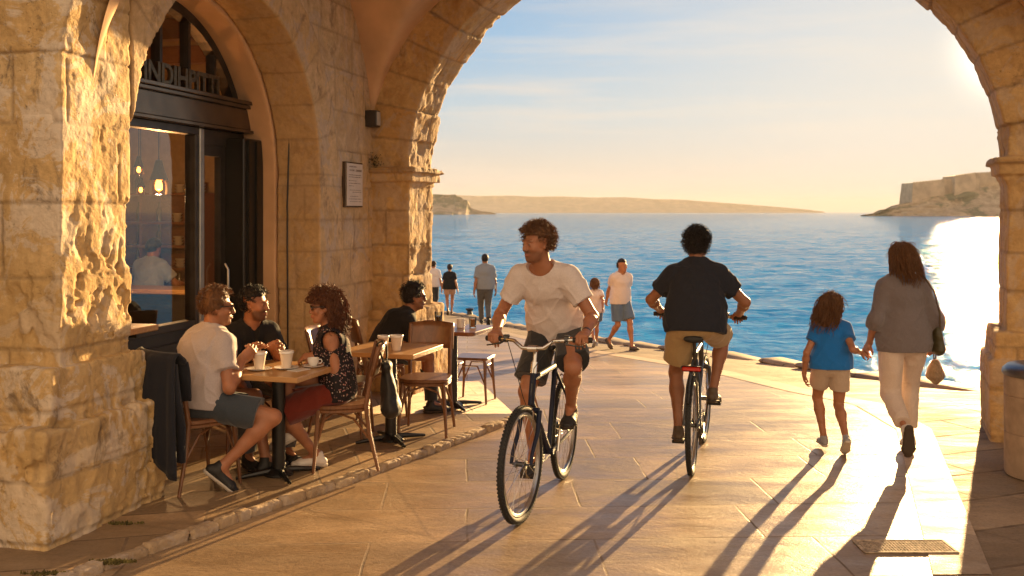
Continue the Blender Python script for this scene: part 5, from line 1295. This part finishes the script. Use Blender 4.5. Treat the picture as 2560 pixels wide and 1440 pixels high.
        if sole is not None:
            f = s.field(.09, [heel, toe, a], min(s.vox, .006)); f.cone(heel - u * .015 * k, ball - u * .005 * k, .036 * k, .029 * k, .02 * k, x, 1.05, 1.75); f.cone(ball - u * .005 * k, toe - u * .004 * k, .029 * k, .021 * k, .02 * k, x, 1.75, 1.75); f.plane(a - u * .088 * k, -u); f.plane(a - u * .066 * k, u)
            v, q = f.mesh(); np_mesh('sole', v, q, sole, o)
        return o
    def folds(s, f, amp, sc=9.0, seed=1, along=.45):
        """soft drape plus narrow raised creases running down and across"""
        def fn(P):
            q1 = P @ np.array([[.85, .1, .5], [-.1, 1, 0], [-.5, 0, .85]]) * np.array([sc * 1.1, sc * 1.1, sc * .35]); q2 = P @ np.array([[.7, .1, -.7], [0, 1, 0], [.7, 0, .7]]) * np.array([sc * 1.0, sc * 1.0, sc * .4])
            c1 = np.clip(1 - 3.2 * np.abs(fbm(q1 + 3, 2, seed)), 0, 1) ** 2; c2 = np.clip(1 - 3.2 * np.abs(fbm(q2 + 7, 2, seed + 3)), 0, 1) ** 2
            return amp * (.7 * fbm(P * sc * .5, 2, seed + 9) - .75 * c1 - .6 * c2 + .25)
        f.displace(fn, .05)
    def tee(s, m, inf=.013, sleeve=.55, hem=-.02, drape=.012, neck=.082, name='shirt', fold=.006, long=None, vneck=0, seed=1, sl_inf=.006, collar=False):
        k = s.k; f = s.field(.16, [s.P - s.up * .1, s.N] + [s.sh[n] for n in 'LR'] + [s.sh[n] + (s.el[n] - s.sh[n]) for n in 'LR'] + ([s.wr[n] for n in 'LR'] if long else []))
        s.torso(f, inf, .05, drape)
        if hem < -.03: f.cone(s.P, s.P + (V3(0, 0, hem - .08) if hem < -.03 else 0) * k, .110 * k * s.fat, .112 * k * s.fat, .03, s.hx, 1.66, 1.66, infl=inf)
        for n in 'LR':
            if long: s.arm(f, n, inf, 1.0); f.cone(s.el[n], s.el[n] + (s.wr[n] - s.el[n]) * long, .048 * k, .046 * k, .03 * k, cut=True, infl=inf)
            elif sleeve > 0: s.arm(f, n, inf + sl_inf, sleeve, loose=.006)
        s.folds(f, fold, seed=seed)
        f.plane(s.P + V3(0, 0, hem) * k, V3(0, 0, -1) * .4 - s.up * .7)
        nu = nrm(s.up * .8 + s.fy * .45)
        f.ell(s.N + s.up * .055 * k + s.fy * .018 * k, (neck * k,) * 3, .0, None, 's')
        if vneck: f.cone(s.N + s.fy * .10 * k, s.N + s.fy * .13 * k - s.up * vneck * k, .045 * k, .008, 0, None, mode='s')
        if sleeve <= 0 and not long:
            for n in 'LR': f.ell(s.sh[n] + nrm(s.sh[n] - s.N) * .03 * k, (.058 * k, .075 * k, .085 * k), .0, None, 's')
        v, q = f.mesh(); o = np_mesh(name, v, q, m, s.o); 
        return o
    def pants(s, m, frac=.75, inf=.015, full=False, name='shorts', fold=.005, loose=.010, top=.06, cuff=.93, seed=4):
        k = s.k; pts = [s.P] + [s.hip[n] for n in 'LR'] + [s.kn[n] for n in 'LR'] + ([s.an[n] for n in 'LR'] if full else [])
        f = s.field(.17, pts)
        f.cone(s.P - s.up * .03 * k, s.P + s.up * .10 * k, .098 * k * s.fat, .082 * k * s.fat, .04 * k, s.hx, 1.64, 1.5, infl=inf - .004)
        for n in 'LR':
            h, kn, a = s.hip[n], s.kn[n], s.an[n]
            if full:
                f.cone(h, kn, .090 * k * s.fat, .060 * k, .02 * k, infl=inf); f.cone(kn, kn + (a - kn) * cuff, .058 * k, .046 * k, .03 * k, cut=True, infl=inf)
            else: f.cone(h, h + (kn - h) * frac, .090 * k * s.fat, (.074 + loose) * k, .018 * k, cut=True, infl=inf)
        s.folds(f, fold, 10, seed)
        f.plane(s.P + s.up * top * k, s.up)
        v, q = f.mesh(); return np_mesh(name, v, q, m, s.o)
    # hair ---------------------------------------------------------------
    def scalp_ok(s, x, y, z, low=-.05): return not ((s.p.get('swept') and y > .02 and z < .085) or (y > .045 and z < .080) or (y > .012 and z < .012) or z < low or (abs(x) > .06 and y > -.02 and z < .025 and y > -.015))
    def cap(s, f, th=.010, low=-.055, amp=.006, sc=30, side=1.0):
        h = s.hk; f.ell(s.hp(0, -.014, .037), ((.078 + th * side) * h, (.098 + th) * h, (.089 + th) * h), .01, s.HB)
        f.ell(s.hp(0, -.045, -.01), ((.066 + th * side) * h, (.058 + th) * h, (.065 + th) * h), .02, s.HB)
        f.displace(lambda P: -amp * 1.6 * fbm(P * sc / h, 3, 12), .05)
        B = s.HB
        f.box(s.hp(0, .135, -.12), (.2 * h, .085 * h, .190 * h), 0, B, 's'); f.box(s.hp(0, .15, -.15), (.2 * h, .14 * h, .155 * h), 0, B, 's')
        f.box(s.hp(0, 0, low - .15), (.3 * h, .3 * h, .15 * h), .01, B, 's')
    def curls(s, mb, n, seed, L=(.02, .045), rad=.0027, coil=.008, low=-.045, top_only=None, th=.004):
        r = random.Random(seed); h = s.hk; c = 0
        while c < n:
            d = V3(r.gauss(0, 1), r.gauss(0, 1), r.gauss(0, 1)); d /= np.linalg.norm(d); x, y, z = d[0] * (.078 + th), d[1] * (.099 + th) - .013, d[2] * (.089 + th) + .036
            if not s.scalp_ok(x, y, z, low): continue
            if top_only is not None and z < top_only: continue
            c += 1; o = d + V3(r.uniform(-.4, .4), r.uniform(-.4, .4), r.uniform(-.2, .5)); o /= np.linalg.norm(o); u = np.cross(o, V3(.3, .5, .8)); u /= np.linalg.norm(u); w = np.cross(o, u)
            ln = r.uniform(*L); ph = r.uniform(0, 6.3); tw = r.choice((-1, 1)) * r.uniform(5, 9); cc = coil * r.uniform(.6, 1.3)
            pts = []
            for i in range(9):
                t = i / 8; a = ph + tw * t; q = V3(x, y, z) + o * ln * t + (u * math.cos(a) + w * math.sin(a)) * cc * min(1, t * 3) - (u * math.cos(ph) + w * math.sin(ph)) * 0
                pts.append(tuple(s.hp(*q)))
            mb.tube(pts, [rad * h * (1 - .5 * i / 8) for i in range(9)], 4)
    def flyaway(s, m, o, n, seed, L=.03, rad=.0008, low=-.05, droop=.3, th=.012):
        r = random.Random(seed); h = s.hk; mb = MB(); c = 0
        while c < n:
            d = V3(r.gauss(0, 1), r.gauss(0, 1), r.gauss(0, 1)); d /= np.linalg.norm(d); x, y, z = d[0] * (.078 + th), d[1] * (.099 + th) - .013, d[2] * (.089 + th) + .036
            if not s.scalp_ok(x, y, z, low): continue
            c += 1; p = V3(x, y, z); v = nrm(d + V3(r.uniform(-.8, .8), r.uniform(-.8, .8), r.uniform(-.5, .6))); l = L * r.uniform(.5, 1.5); pts = []
            for i in range(6):
                pts.append(tuple(s.hp(*p))); v = nrm(v + V3(r.uniform(-.35, .35), r.uniform(-.35, .35), -droop * .4)); p = p + v * l / 5
            mb.tube(pts, [rad] * 5 + [rad * .4], 3)
        mb.build('stray_hairs', m, o)
    def hair_short(s, m, curly=True, n=420, seed=1, th=.010, L=(.02, .045), low=-.055, coil=.008, amp=.006):
        f = s.field(.17, [s.Hc], min(s.vox, .0065) if s.vox < .009 else s.vox); s.cap(f, th, low, amp)
        v, q = f.mesh(); o = np_mesh('hair', v, q, m, s.o)
        if curly and n:
            mb = MB(); s.curls(mb, n, seed, L, low=low, th=th, coil=coil); 
            n0 = mb.build('hair_curls', m, o); s.flyaway(m, o, int(n * 1.2), seed + 40, L[1] * .9, low=low, th=th)
        return o
    def hair_long(s, m, length=.36, n=320, seed=1, wave=.012, spread=.03, th=.014, back=-.06, wind=(0, 0, 0), rad=.0040, freq=30, fl=1.0, vol=.05):
        h = s.hk; f = s.field(.17, [s.Hc, s.Hc - V3(0, 0, length)], max(s.vox, .007)); s.cap(f, th, -.07, .005)
        Bk = s.HB; wv = V3(*wind); sw_ = s.p.get('swept')
        ae = s.hp(0, back, -length * .75) + wv * .6; f.cone(s.hp(0, -.05, .0), ae, .070 * h, .045 * h, .04, Bk[0], 1.15, 1.3 * fl)
        f.displace(lambda P: .012 * fbm(P * np.array([34, 34, 9]), 3, seed), .05)
        f.box(s.hp(0, .13, -.06), (.075 * h, .085 * h, .12 * h), .0, Bk, 's')
        v, q = f.mesh(); o = np_mesh('hair', v, q, m, s.o); mb = MB(); r = random.Random(seed); c = 0
        while c < n:
            d = V3(r.gauss(0, 1), r.gauss(0, 1), r.gauss(0, 1)); d /= np.linalg.norm(d); x, y, z = d[0] * .086, d[1] * .105 - .014, d[2] * .097 + .036
            if not s.scalp_ok(x, y, z, -.03): continue
            c += 1; p = V3(x, y, z); vel = nrm(V3(d[0] * .8, d[1] * .5 - .25, .1 + d[2] * .2)); ph = r.uniform(0, 6.3); pts = []; L = length * r.uniform(.7, 1.08); st = L / 15; am = wave * r.uniform(.5, 1.5); q0 = p.copy(); sp = r.gauss(0, spread); fq = freq * r.uniform(.8, 1.2); ox = r.gauss(0, 1)
            g = s.HB @ V3(0, 0, -1)
            for i in range(16):
                t = i / 15; w_ = am * min(1, t * 2.5); pts.append(tuple(s.hp(*(p + V3(math.sin(ph + fq * L * t) * w_, math.cos(ph * 1.7 + fq * L * t) * w_, 0))) + wv * t * t))
                vel = nrm(vel * .62 + g * .38 + V3(sp * ox, -.03, 0) * .4); p = p + vel * st / h
                e = V3((p[0]) / (.088 + vol * .2), (p[1] + .014) / (.107 + vol * .2), (p[2] - .03) / .099); l = np.linalg.norm(e)
                if l < 1: p = V3(p[0] / l, (p[1] + .014) / l - .014, (p[2] - .03) / l + .03)
                if p[2] < .05 and p[1] > -.03: p = p - V3(0, .012, 0)
                if sw_ and p[2] < .04 and p[1] > -.02: p[1] = -.02 - .01 * r.random()
            mb.tube(pts, [rad * h * (1 - .6 * i / 15) for i in range(16)], 4)
        mb.build('hair_strands', m, o); s.flyaway(m, o, n, seed + 40, .06, low=-.03, droop=1.0, th=th); return o
    def shades(s):
        mb = MB(); gl = None
        fr = MB()
        for sg in (-1, 1):
            c = s.hp(sg * .032, .098, .004); n = 18; v = []
            for yy in (0, .004):
                for i in range(n):
                    a = 2 * math.pi * i / n; v.append(tuple(s.hp(sg * .032 + .029 * math.cos(a), .104 - yy - .007 * abs(math.cos(a)), .003 + .023 * math.sin(a))))
            fs = [tuple(range(n)), tuple(range(2 * n - 1, n - 1, -1))] + [(i, i + n, (i + 1) % n + n, (i + 1) % n) for i in range(n)]; mb.add(v, fs)
            fr.tube([tuple(s.hp(sg * .056, .094, .012)), tuple(s.hp(sg * .078, .06, .012)), tuple(s.hp(sg * .084, .0, .008)), tuple(s.hp(sg * .082, -.02, -.005))], .0045, 6)
        fr.tube([tuple(s.hp(-.008, .104, .010)), tuple(s.hp(.008, .104, .010))], .003, 6)
        o = fr.build('sunglasses', M_shade, s.o); mb.build('lens', M_shade, o)
    def L(s, w):      # world point to this person's frame
        d = V3(*w) - V3(*s.loc); c, n = math.cos(-s.rz), math.sin(-s.rz); return (d[0] * c - d[1] * n, d[0] * n + d[1] * c, d[2])
def w2l(loc, rz, w):
    d = V3(*w) - V3(*loc); c, n = math.cos(-rz), math.sin(-rz); return (d[0] * c - d[1] * n, d[0] * n + d[1] * c, d[2])

C_white = cloth_mat('white_cotton', (.62, .545, .525), fold=.35); C_black = cloth_mat('black_cotton', (.016, .015, .016), sheen=.05); C_navy = cloth_mat('dark_navy_cotton', (.020, .022, .032), sheen=.08)
C_grey = cloth_mat('heather_grey_cotton', (.44, .38, .375), fold=.3); C_slate = cloth_mat('slate_cotton', (.045, .055, .07)); C_khaki = cloth_mat('khaki_cotton', (.34, .23, .11)); C_charc = cloth_mat('charcoal_cotton', (.03, .03, .032))
C_blue = cloth_mat('bright_blue_cotton', (.012, .15, .50)); C_beige = cloth_mat('beige_cotton', (.46, .36, .28)); C_linen = cloth_mat('grey_linen', (.17, .145, .15), fold=.5); C_cream = cloth_mat('cream_trousers', (.62, .50, .42)); C_denim = cloth_mat('denim', (.10, .15, .24)); C_rust = cloth_mat('dark_red_cotton', (.15, .022, .012)); C_dgrey = cloth_mat('dark_grey_trousers', (.085, .085, .09)); C_steelb = cloth_mat('grey_blue_shirt', (.20, .22, .26)); C_pale = cloth_mat('pale_blue_shirt', (.34, .38, .45))
def floral():
    t = NT('floral_cotton'); v = t.n('TexVoronoi', {'Vector': t.co(), 'Scale': 60.0}); m1 = t.ramp(v.outputs['Distance'], [(.28, 1.0), (.36, 0.0)]); cc = t.ramp(t.noise(35, 2, .5, t.co()), [(.4, (.55, .42, .36)), (.55, (.35, .10, .08)), (.7, (.4, .38, .45))])
    t.set(base=t.mix(t.math('MULTIPLY', m1, t.ramp(t.noise(18, 2, .5, t.co()), [(.42, 0.0), (.5, 1.0)])), (.02, .017, .02), cc), rough=.85, spec=.2); t.bump(t.noise(9, 3, .55, t.co()), .3, .03); return t.m
C_floral = floral()
S_black = simple('black_shoe', (.018, .016, .015), .6); S_white = simple('white_sneaker', (.68, .62, .56), .6, var=.08); S_brown = simple('brown_shoe', (.09, .06, .035), .6); S_soleW = simple('pale_rubber_sole', (.55, .48, .40), .7); S_soleD = simple('dark_rubber_sole', (.05, .035, .025), .7); S_grey = simple('grey_sneaker', (.30, .30, .32), .65)

# --- the man in white on the blue bicycle
def rider(label, bike, rz, H, **kw):
    t, gr, ped = bike
    wl_r = {n: gr[0 if n == 'L' else 1] for n in 'LR'}; pd = {'R': ped[0], 'L': ped[1]}
    pose = dict(pel=(0, .185, 1.045), neck=(0, .36, 1.50))
    for n, sg in (('L', -1), ('R', 1)):
        g = wl_r[n]; pose['wr' + n] = (g.x + sg * .004, g.y - .062, g.z + .034); pose['hd' + n] = (sg * -.05, 1, -.10); pose['hn' + n] = (0, -.10, -1); pose['cu' + n] = 1.12; pose['th' + n] = (-sg, 0, 0)
        q = pd[n]; pose['an' + n] = (q.x - sg * .01, q.y - .105, q.z + .105); pose['ft' + n] = (sg * .08, 1, -.16); pose['knp' + n] = (sg * .28, 1, .4); pose['elp' + n] = (sg * .45, -.3, -.6)
    pose.update(kw.pop('pose', {})); loc = tuple(t.location)
    return Person(label, loc, rz, H, **kw, **pose)
A = rider('cyclist with curly brown hair in a white t-shirt and dark shorts looking to his right', bikeA, HA, 1.80, vox=.0055, skin=SK1, fat=.95, headk=.97, pose=dict(head=(-36, -4, 0), shyaw=-.06, neck=(.045, .43, 1.485), slump=-.015, shw=1.08))
A.body(.45); A.pants(C_charc, .80, .016, loose=.018); A.tee(C_white, .013, .60, -.06, .012, neck=.098, fold=.0085, seed=3)
for n in 'LR': A.shoe(n, S_black, S_soleD)
A.hair_short(HR_brown, True, 900, 3, .014, (.016, .042), -.035, .008, .010)
bd = MB(); e = A.el['L']; w = A.wr['L']; u = nrm(w - e)
bd.tube([tuple(w - u * .030), tuple(w - u * .014)], .031, 14); bd.build('wristband', M_blk, A.o)
# --- the man in black riding away
B_ = rider('cyclist in a dark t-shirt and khaki shorts riding away from the viewer', bikeB, HB_, 1.72, vox=.0062, skin=SK3, fat=1.02, pose=dict(pel=(0, .215, 1.045), head=(0, 0, 0), neck=(0, .37, 1.45), shw=1.06, elpL=(-.8, -.2, -.5), elpR=(.8, -.2, -.5)))
B_.body(0); B_.pants(C_khaki, .72, .018, loose=.018); B_.tee(C_navy, .018, .60, -.08, .020, neck=.075, seed=5, fold=.010)
for n in 'LR': B_.shoe(n, S_brown, S_soleD)
B_.hair_short(HR_black, True, 620, 8, .010, (.018, .042), -.062, .009)

# --- mother and girl walking hand in hand
ml, mrz = (2.99, 7.62, .014), heading(.06, 1)
gl_, grz = (2.475, 7.72, .014), heading(.08, 1)
hold = (2.735, 7.72, .775)
Mo = Person('woman with long brown hair, grey shirt and cream trousers leading a girl by hand', ml, mrz, 1.66, vox=.0065, skin=SK2, fem=True, fat=.95, covered=1,
            pel=(0, -.02, .865), neck=(0, .0, 1.335), anR=(.075, .06, .092), anL=(-.085, -.33, .235), ftL=(.05, .22, -.97), ftR=(.08, 1, 0), knpL=(0, 1, -.1), knpR=(.1, 1, .2), head=(4, 0, 0),
            wrL=w2l(ml, mrz, (2.762, 7.70, .835)), hdL=(-.45, .1, -.9), hnL=(.2, .0, -.1) if False else (.5, .3, -.2), cuL=.85, elpL=(-.35, -.9, 0), wrR=(.255, .10, .82), hdR=(.06, .1, -1), hnR=(-1, 0, 0), cuR=1.2, elpR=(.3, -.9, 0), shw=1.0)
Mo.body(0); Mo.pants(C_cream, full=True, top=-.03, inf=.017, name='trousers', cuff=.80, fold=.007); Mo.tee(C_linen, .019, 0, -.10, .018, neck=.07, long=.26, fold=.008, seed=6)
Mo.shoe('R', S_white, S_soleW); Mo.shoe('L', S_white, S_soleD)
Mo.hair_long(HR_brown, .22, 420, 4, .010, .012, th=.008, back=-.065, wind=(.035, 0, 0))
G = Person('girl with wavy brown hair in a bright blue t-shirt holding hands with the woman', gl_, grz, 1.29, vox=.0062, skin=SK2, fem=True, fat=.96, headk=1.14,
           pel=(0, 0, .655), neck=(0, .01, .99), anL=(-.045, .05, .075), anR=(.065, -.19, .125), ftR=(.05, .75, -.66), ftL=(0, 1, 0), knpR=(0, 1, -.1), head=(-38, -4, 0),
           wrR=w2l(gl_, grz, (2.695, 7.71, .765)), hdR=(.9, 0, -.25), hnR=(.1, .6, -.6), cuR=.7, elpR=(0, -.8, -.5), wrL=(-.20, .03, .575), hdL=(.05, .15, -1), hnL=(1, 0, 0), cuL=.35, elpL=(-.6, -.8, 0))
G.body(0); G.pants(C_beige, .60, .012, loose=.012, fold=.004); G.tee(C_blue, .014, .55, -.045, .018, neck=.075, seed=8, fold=.005)
for n in 'LR': G.shoe(n, S_grey, S_soleW)
G.hair_long(HR_brown, .21, 320, 9, .014, .03, back=-.08, wind=(-.05, -.01, 0), freq=38)
# the woman's shoulder bag and the small bag in her hand
wb_ = thing('shoulder_bag', 'dark olive shoulder bag hanging at the right side of the woman in the grey shirt', 'bag', ml, mrz)
fd = Field((.12, -.25, .66), (.36, .2, 1.2), .008); fd.cone((.245, -.03, .80), (.235, -.05, .97), .05, .028, .03, (0, 1, 0), 2.3, 1.9); fd.displace(lambda P: .01 * fbm(P * 12, 3, 8), .05)
vv, ff = fd.mesh(); np_mesh('bag_body', vv, ff, simple('olive_leather', (.05, .04, .012), .45, bump=.4, bscale=30), wb_)
mb = MB(); mb.tube([(.235, -.12, .97), (.225, -.14, 1.08), (.19, -.12, 1.24), (.13, -.10, 1.34), (.12, -.02, 1.385), (.13, .06, 1.33), (.2, .09, 1.2), (.235, .05, .98)], .007, 6, flat=1.6); mb.build('strap', S_brown, wb_)
hb_ = thing('cloth_bag', 'small tan cloth bag held in the right hand of the woman in the grey shirt', 'bag', ml, mrz)
fd = Field((.12, -.05, .42), (.44, .3, .80), .008); fd.cone((.285, .12, .57), (.28, .11, .67), .055, .026, .03, (1, 0, 0), 1.3, 1.2); fd.cone((.285, .12, .52), (.285, .12, .6), .025, .05, .03); fd.displace(lambda P: .012 * fbm(P * np.array([20, 20, 8]), 3, 3), .05)
vv, ff = fd.mesh(); np_mesh('bag_body', vv, ff, cloth_mat('tan_canvas', (.30, .20, .12)), hb_); mb = MB(); mb.tube([(.275, .11, .66), (.27, .11, .73), (.278, .115, .765), (.29, .12, .73), (.285, .115, .66)], .006, 6); mb.build('loop', S_brown, hb_)

# --- the four at the cafe tables
def seated(label, key, H, rz=None, **kw):
    x, y, dg = CH[key]; loc = (x, y, TZ); rz = math.radians(dg) if rz is None else rz
    for q in ('wrL', 'wrR', 'anL', 'anR'):
        kw[q] = w2l(loc, rz, kw[q])
    return Person(label, loc, rz, H, **kw)
P1 = seated('seated man with short brown hair and pale grey t-shirt beside the stone pier', 'man', 1.82, vox=.006, skin=SK1, fat=1.12, pel=(0, .0, .575), neck=(.0, .10, 1.01), slump=-.02, head=(-32, -4, 0),
            wrR=(-1.80, 6.66, .875), wrL=(-1.79, 6.80, .875), hdR=(.3, .6, .55), hdL=(-.2, .6, .5), hnR=(-.9, .3, .2), hnL=(.9, .3, .2), cuR=.95, cuL=.95, elpR=(.5, -.2, -1), elpL=(-.5, -.2, -1),
            anR=(-1.88, 6.44, .20), anL=(-1.70, 6.88, .135), ftR=(.35, .62, -.62), ftL=(-.1, 1, 0), knpR=(.75, 1, .6), knpL=(-.1, 1, .8))
P1.body(.35); P1.pants(C_slate, .78, .015, loose=.02, name='shorts'); P1.tee(C_grey, .016, .60, -.06, .014, neck=.08, seed=2, fold=.010)
for n in 'LR': P1.shoe(n, S_black, S_soleW)
P1.hair_short(HR_brown, True, 420, 5, .008, (.012, .03), -.05, .005); P1.shades()
P2 = seated('man with a moustache and black open shirt seated behind the nearest table', 'mid', 1.74, vox=.0062, skin=SK1, covered=1, pel=(0, .0, .575), neck=(0, .15, .98), slump=-.02, head=(40, -3, 0), shyaw=.1,
            wrR=(-1.80, 7.02, .87), wrL=(-1.71, 7.06, .90), hdL=(-.4, .6, .2), hdR=(.6, .6, .1), hnL=(.7, .2, -.4), hnR=(-.7, .2, -.4), cuL=.6, cuR=.8, elpR=(.7, -.2, -1), elpL=(-.7, -.2, -1),
            anR=(-1.86, 7.02, .135), anL=(-1.62, 7.18, .135), ftR=(0, 1, 0), ftL=(-.1, 1, 0), knpL=(-.2, 1, .8), knpR=(.2, 1, .8))
P2.body(.7); P2.pants(C_dgrey, full=True, inf=.017, name='trousers'); P2.tee(C_black, .015, .75, -.06, .012, neck=.074, vneck=.13, seed=12)
for n in 'LR': P2.shoe(n, S_black, S_soleD)
P2.hair_short(HR_black, True, 420, 6, .009, (.014, .03), -.05, .007)
P3 = seated('woman with big curly auburn hair and sunglasses in a sleeveless floral blouse', 'woman', 1.68, vox=.006, skin=SK1, fem=True, swept=1, pel=(0, .02, .565), neck=(0, .09, .985), head=(4, -4, 0),
            wrL=(-1.385, 6.98, .845), wrR=(-1.36, 7.12, .84), hdL=(.1, 1, -.1), hdR=(-.1, 1, -.1), hnL=(.5, 0, -.8), hnR=(-.6, 0, -.7), cuL=.5, cuR=.6, elpL=(-.5, -.7, -1), elpR=(.5, -.7, -1),
            anL=(-1.375, 7.03, .135), anR=(-1.585, 6.98, .31), ftL=(0, 1, 0), ftR=(.1, .9, -.45), knpL=(-.25, 1, .8), knpR=(-.5, 1, 1.3))
P3.body(0)
P3.pants(C_rust, .93, .018, name='skirt', loose=.014, fold=.006); P3.tee(C_floral, .015, 0, -.085, .016, neck=.085, vneck=.09, name='blouse', seed=4)
for n in 'LR': P3.shoe(n, S_white, S_soleW)
P3.hair_long(HR_auburn, .24, 460, 7, .018, .05, th=.012, back=-.115, freq=55, fl=1.2, rad=.0042, vol=.15)
mb = MB(); P3.curls(mb, 420, 17, (.03, .06), .0036, .011, -.09, th=.012); mb.build('hair_ringlets', HR_auburn, P3.o.children[-1]); P3.shades()
mb = MB(); mb.tube([tuple(P3.N + P3.sx * a + P3.fy * (.055 + .05 * (1 - abs(a) / .06)) + P3.up * (.02 - .07 * (1 - (a / .06) ** 2))) for a in (-.06, -.045, -.02, 0, .02, .045, .06)], .0022, 5); mb.build('necklace', M_letter, P3.o)
P4 = seated('man in a black t-shirt and sunglasses seated at the farthest table', 'back', 1.70, vox=.008, skin=SK3, fat=1.02, covered=1, pel=(0, .0, .565), neck=(.02, .24, .90), slump=-.03, head=(-12, -3, 0),
            wrR=(-.84, 9.03, .83), wrL=(-.80, 9.15, .83), hdR=(.1, 1, .1), hdL=(-.1, 1, .1), hnR=(-.5, 0, -.8), hnL=(.5, 0, -.8), cuR=.7, cuL=.7, elpR=(.6, -.3, -1), elpL=(-.6, -.3, -1),
            anR=(-.72, 8.92, .135), anL=(-.72, 9.12, .135), knpL=(0, 1, .8), knpR=(0, 1, .8))
P4.body(.4); P4.pants(C_charc, full=True, inf=.017, name='trousers'); P4.tee(C_black, .016, .62, -.06, .014, neck=.075, seed=13)
for n in 'LR': P4.shoe(n, S_black, S_soleD)
P4.hair_short(HR_black, True, 300, 16, .014, (.015, .035), -.058, .006); P4.shades()
bt = tuple(wpt(5.1, 2.9, .031)); brz = heading(.3, 1)
P5 = Person('cafe worker in a pale blue shirt seen from behind through the window', bt, brz, 1.60, vox=.010, skin=SK1, pel=(0, 0, .83), neck=(0, .10, 1.27), head=(0, -18, 0), wrR=(.22, .42, .98), wrL=(-.2, .42, .98), anR=(.09, 0, .08), anL=(-.09, .02, .08), hdR=(0, 1, -.2), hdL=(0, 1, -.2), hnR=(0, 0, -1), hnL=(0, 0, -1))
P5.body(0); P5.pants(C_charc, full=True, inf=.017, name='trousers'); P5.tee(C_pale, .018, .7, -.06, .016, seed=14)
for n in 'LR': P5.shoe(n, S_black)
P5.hair_short(HR_black, False, 0, 1, .012)

# --- the walkers on the lower quay
def walker(label, x, y, rz, H, skin, stride=.24, phase=1, fem=False, vox=.012, **kw):
    k = H / 1.78; z = gz(y) + .008; a, b = ('L', 'R') if phase > 0 else ('R', 'L'); sg = -1 if a == 'L' else 1; st = stride * k
    slope = GS * .9
    ps = dict(pel=(0, 0, .925 * k), neck=(0, .02, 1.435 * k), head=(0, 0, 0))
    ps['an' + a] = (sg * .07 * k, st, .085 * k); ps['an' + b] = (-sg * .07 * k, -st, .16 * k); ps['ft' + a] = (0, 1, .15); ps['ft' + b] = (0, .75, -.66); ps['knp' + b] = (0, 1, -.2)
    for n, g in (('L', -1), ('R', 1)): ps['wr' + n] = (g * .27 * k, (.10 if n == b else -.12) * k, .83 * k); ps['elp' + n] = (g * .5, -1, 0)
    ps.update(kw); return Person(label, (x, y, z), rz, H, vox=vox, skin=skin, fem=fem, **ps)
w1loc = (1.80, 16.55)
hold2 = (1.555, 16.85, gz(16.8) + .66)
rz1 = heading(.5, -.86)
Q = walker('young man in white t-shirt and denim shorts walking hand in hand with a child', 1.80, 16.55, rz1, 1.56, SK2, .27, 1, vox=.0095, wrR=w2l((1.80, 16.55, gz(16.55)), rz1, hold2), head=(20, -3, 0), shyaw=-.15)
Q.body(0); Q.pants(C_denim, .85, .018, loose=.02); Q.tee(C_white, .018, .55, -.06, .016, vneck=.05, seed=21)
for n in 'LR': Q.shoe(n, S_brown, S_soleD)
Q.hair_short(HR_black, False, 0, 1, .010)
rz2 = heading(-.2, 1)
Kd = walker('small child in pale top and denim shorts beside the young man in white', 1.43, 17.1, rz2, 1.20, SK2, .15, -1, True, .0095, headk=1.15, wrR=w2l((1.43, 17.1, gz(17.1)), rz2, (hold2[0] - .02, hold2[1], hold2[2])), head=(-30, 0, 0))
Kd.body(0); Kd.pants(C_denim, .6, .018, loose=.02); Kd.tee(C_white, .016, .5, -.06, .016, seed=22)
for n in 'LR': Kd.shoe(n, S_grey)
Kd.hair_long(HR_brown, .12, 120, 3, .01, .02, back=-.05)
Q = walker('man in a grey blue shirt and dark trousers walking away along the lower quay', -.66, 24.4, heading(-.1, 1), 1.80, SK3, .2, 1, covered=1, vox=.013, fat=1.12)
Q.body(0); Q.pants(C_dgrey, full=True, inf=.016, name='trousers'); Q.tee(C_steelb, .02, .8, -.06, .02, neck=.06, seed=23)
for n in 'LR': Q.shoe(n, S_black)
Q.hair_short(HR_black, False, 0, 1, .008)
Q = walker('woman in a black t-shirt and tan shorts walking away on the far quay', -1.9, 30.4, heading(-.1, 1), 1.60, SK2, .16, -1, True, .014)
Q.body(0); Q.pants(cloth_mat('tan_shorts', (.44, .25, .16)), .5, .016); Q.tee(C_black, .018, .6, -.06, .016, seed=24)
for n in 'LR': Q.shoe(n, S_brown)
Q.hair_short(HR_dark, False, 0, 1, .014); 
bun = MB().lathe([(0, -.04), (.03, -.025), (.042, 0), (.03, .025), (0, .04)], tuple(Q.hp(0, -.10, .07)), 12).build('hair_bun', HR_dark, Q.o.children[-1])
Q = walker('man in a white shirt half hidden behind the arch pier on the far quay', -2.50, 31.6, heading(.2, 1), 1.72, SK2, .2, 1, covered=1, vox=.014)
Q.body(0); Q.pants(C_charc, full=True, inf=.016, name='trousers'); Q.tee(C_white, .02, .7, -.06, .02, seed=25)
for n in 'LR': Q.shoe(n, S_brown)
Q.hair_short(HR_dark, False, 0, 1, .01)

# ------------------------------------------------------------------ evening air over the water
hz = MB().box((0, 3900, 46), (9000, 8600, 104.0))
t = NT('haze_air'); t.t.nodes.remove(t.b)
pv = t.n('VolumePrincipled', {'Color': (.84, .81, .77, 1), 'Density': 0.00012, 'Anisotropy': 0.0}); t.t.links.new(pv.outputs[0], t.o.inputs['Volume'])
o = hz.build('haze', t.m, smooth=False); o['kind'] = 'stuff'
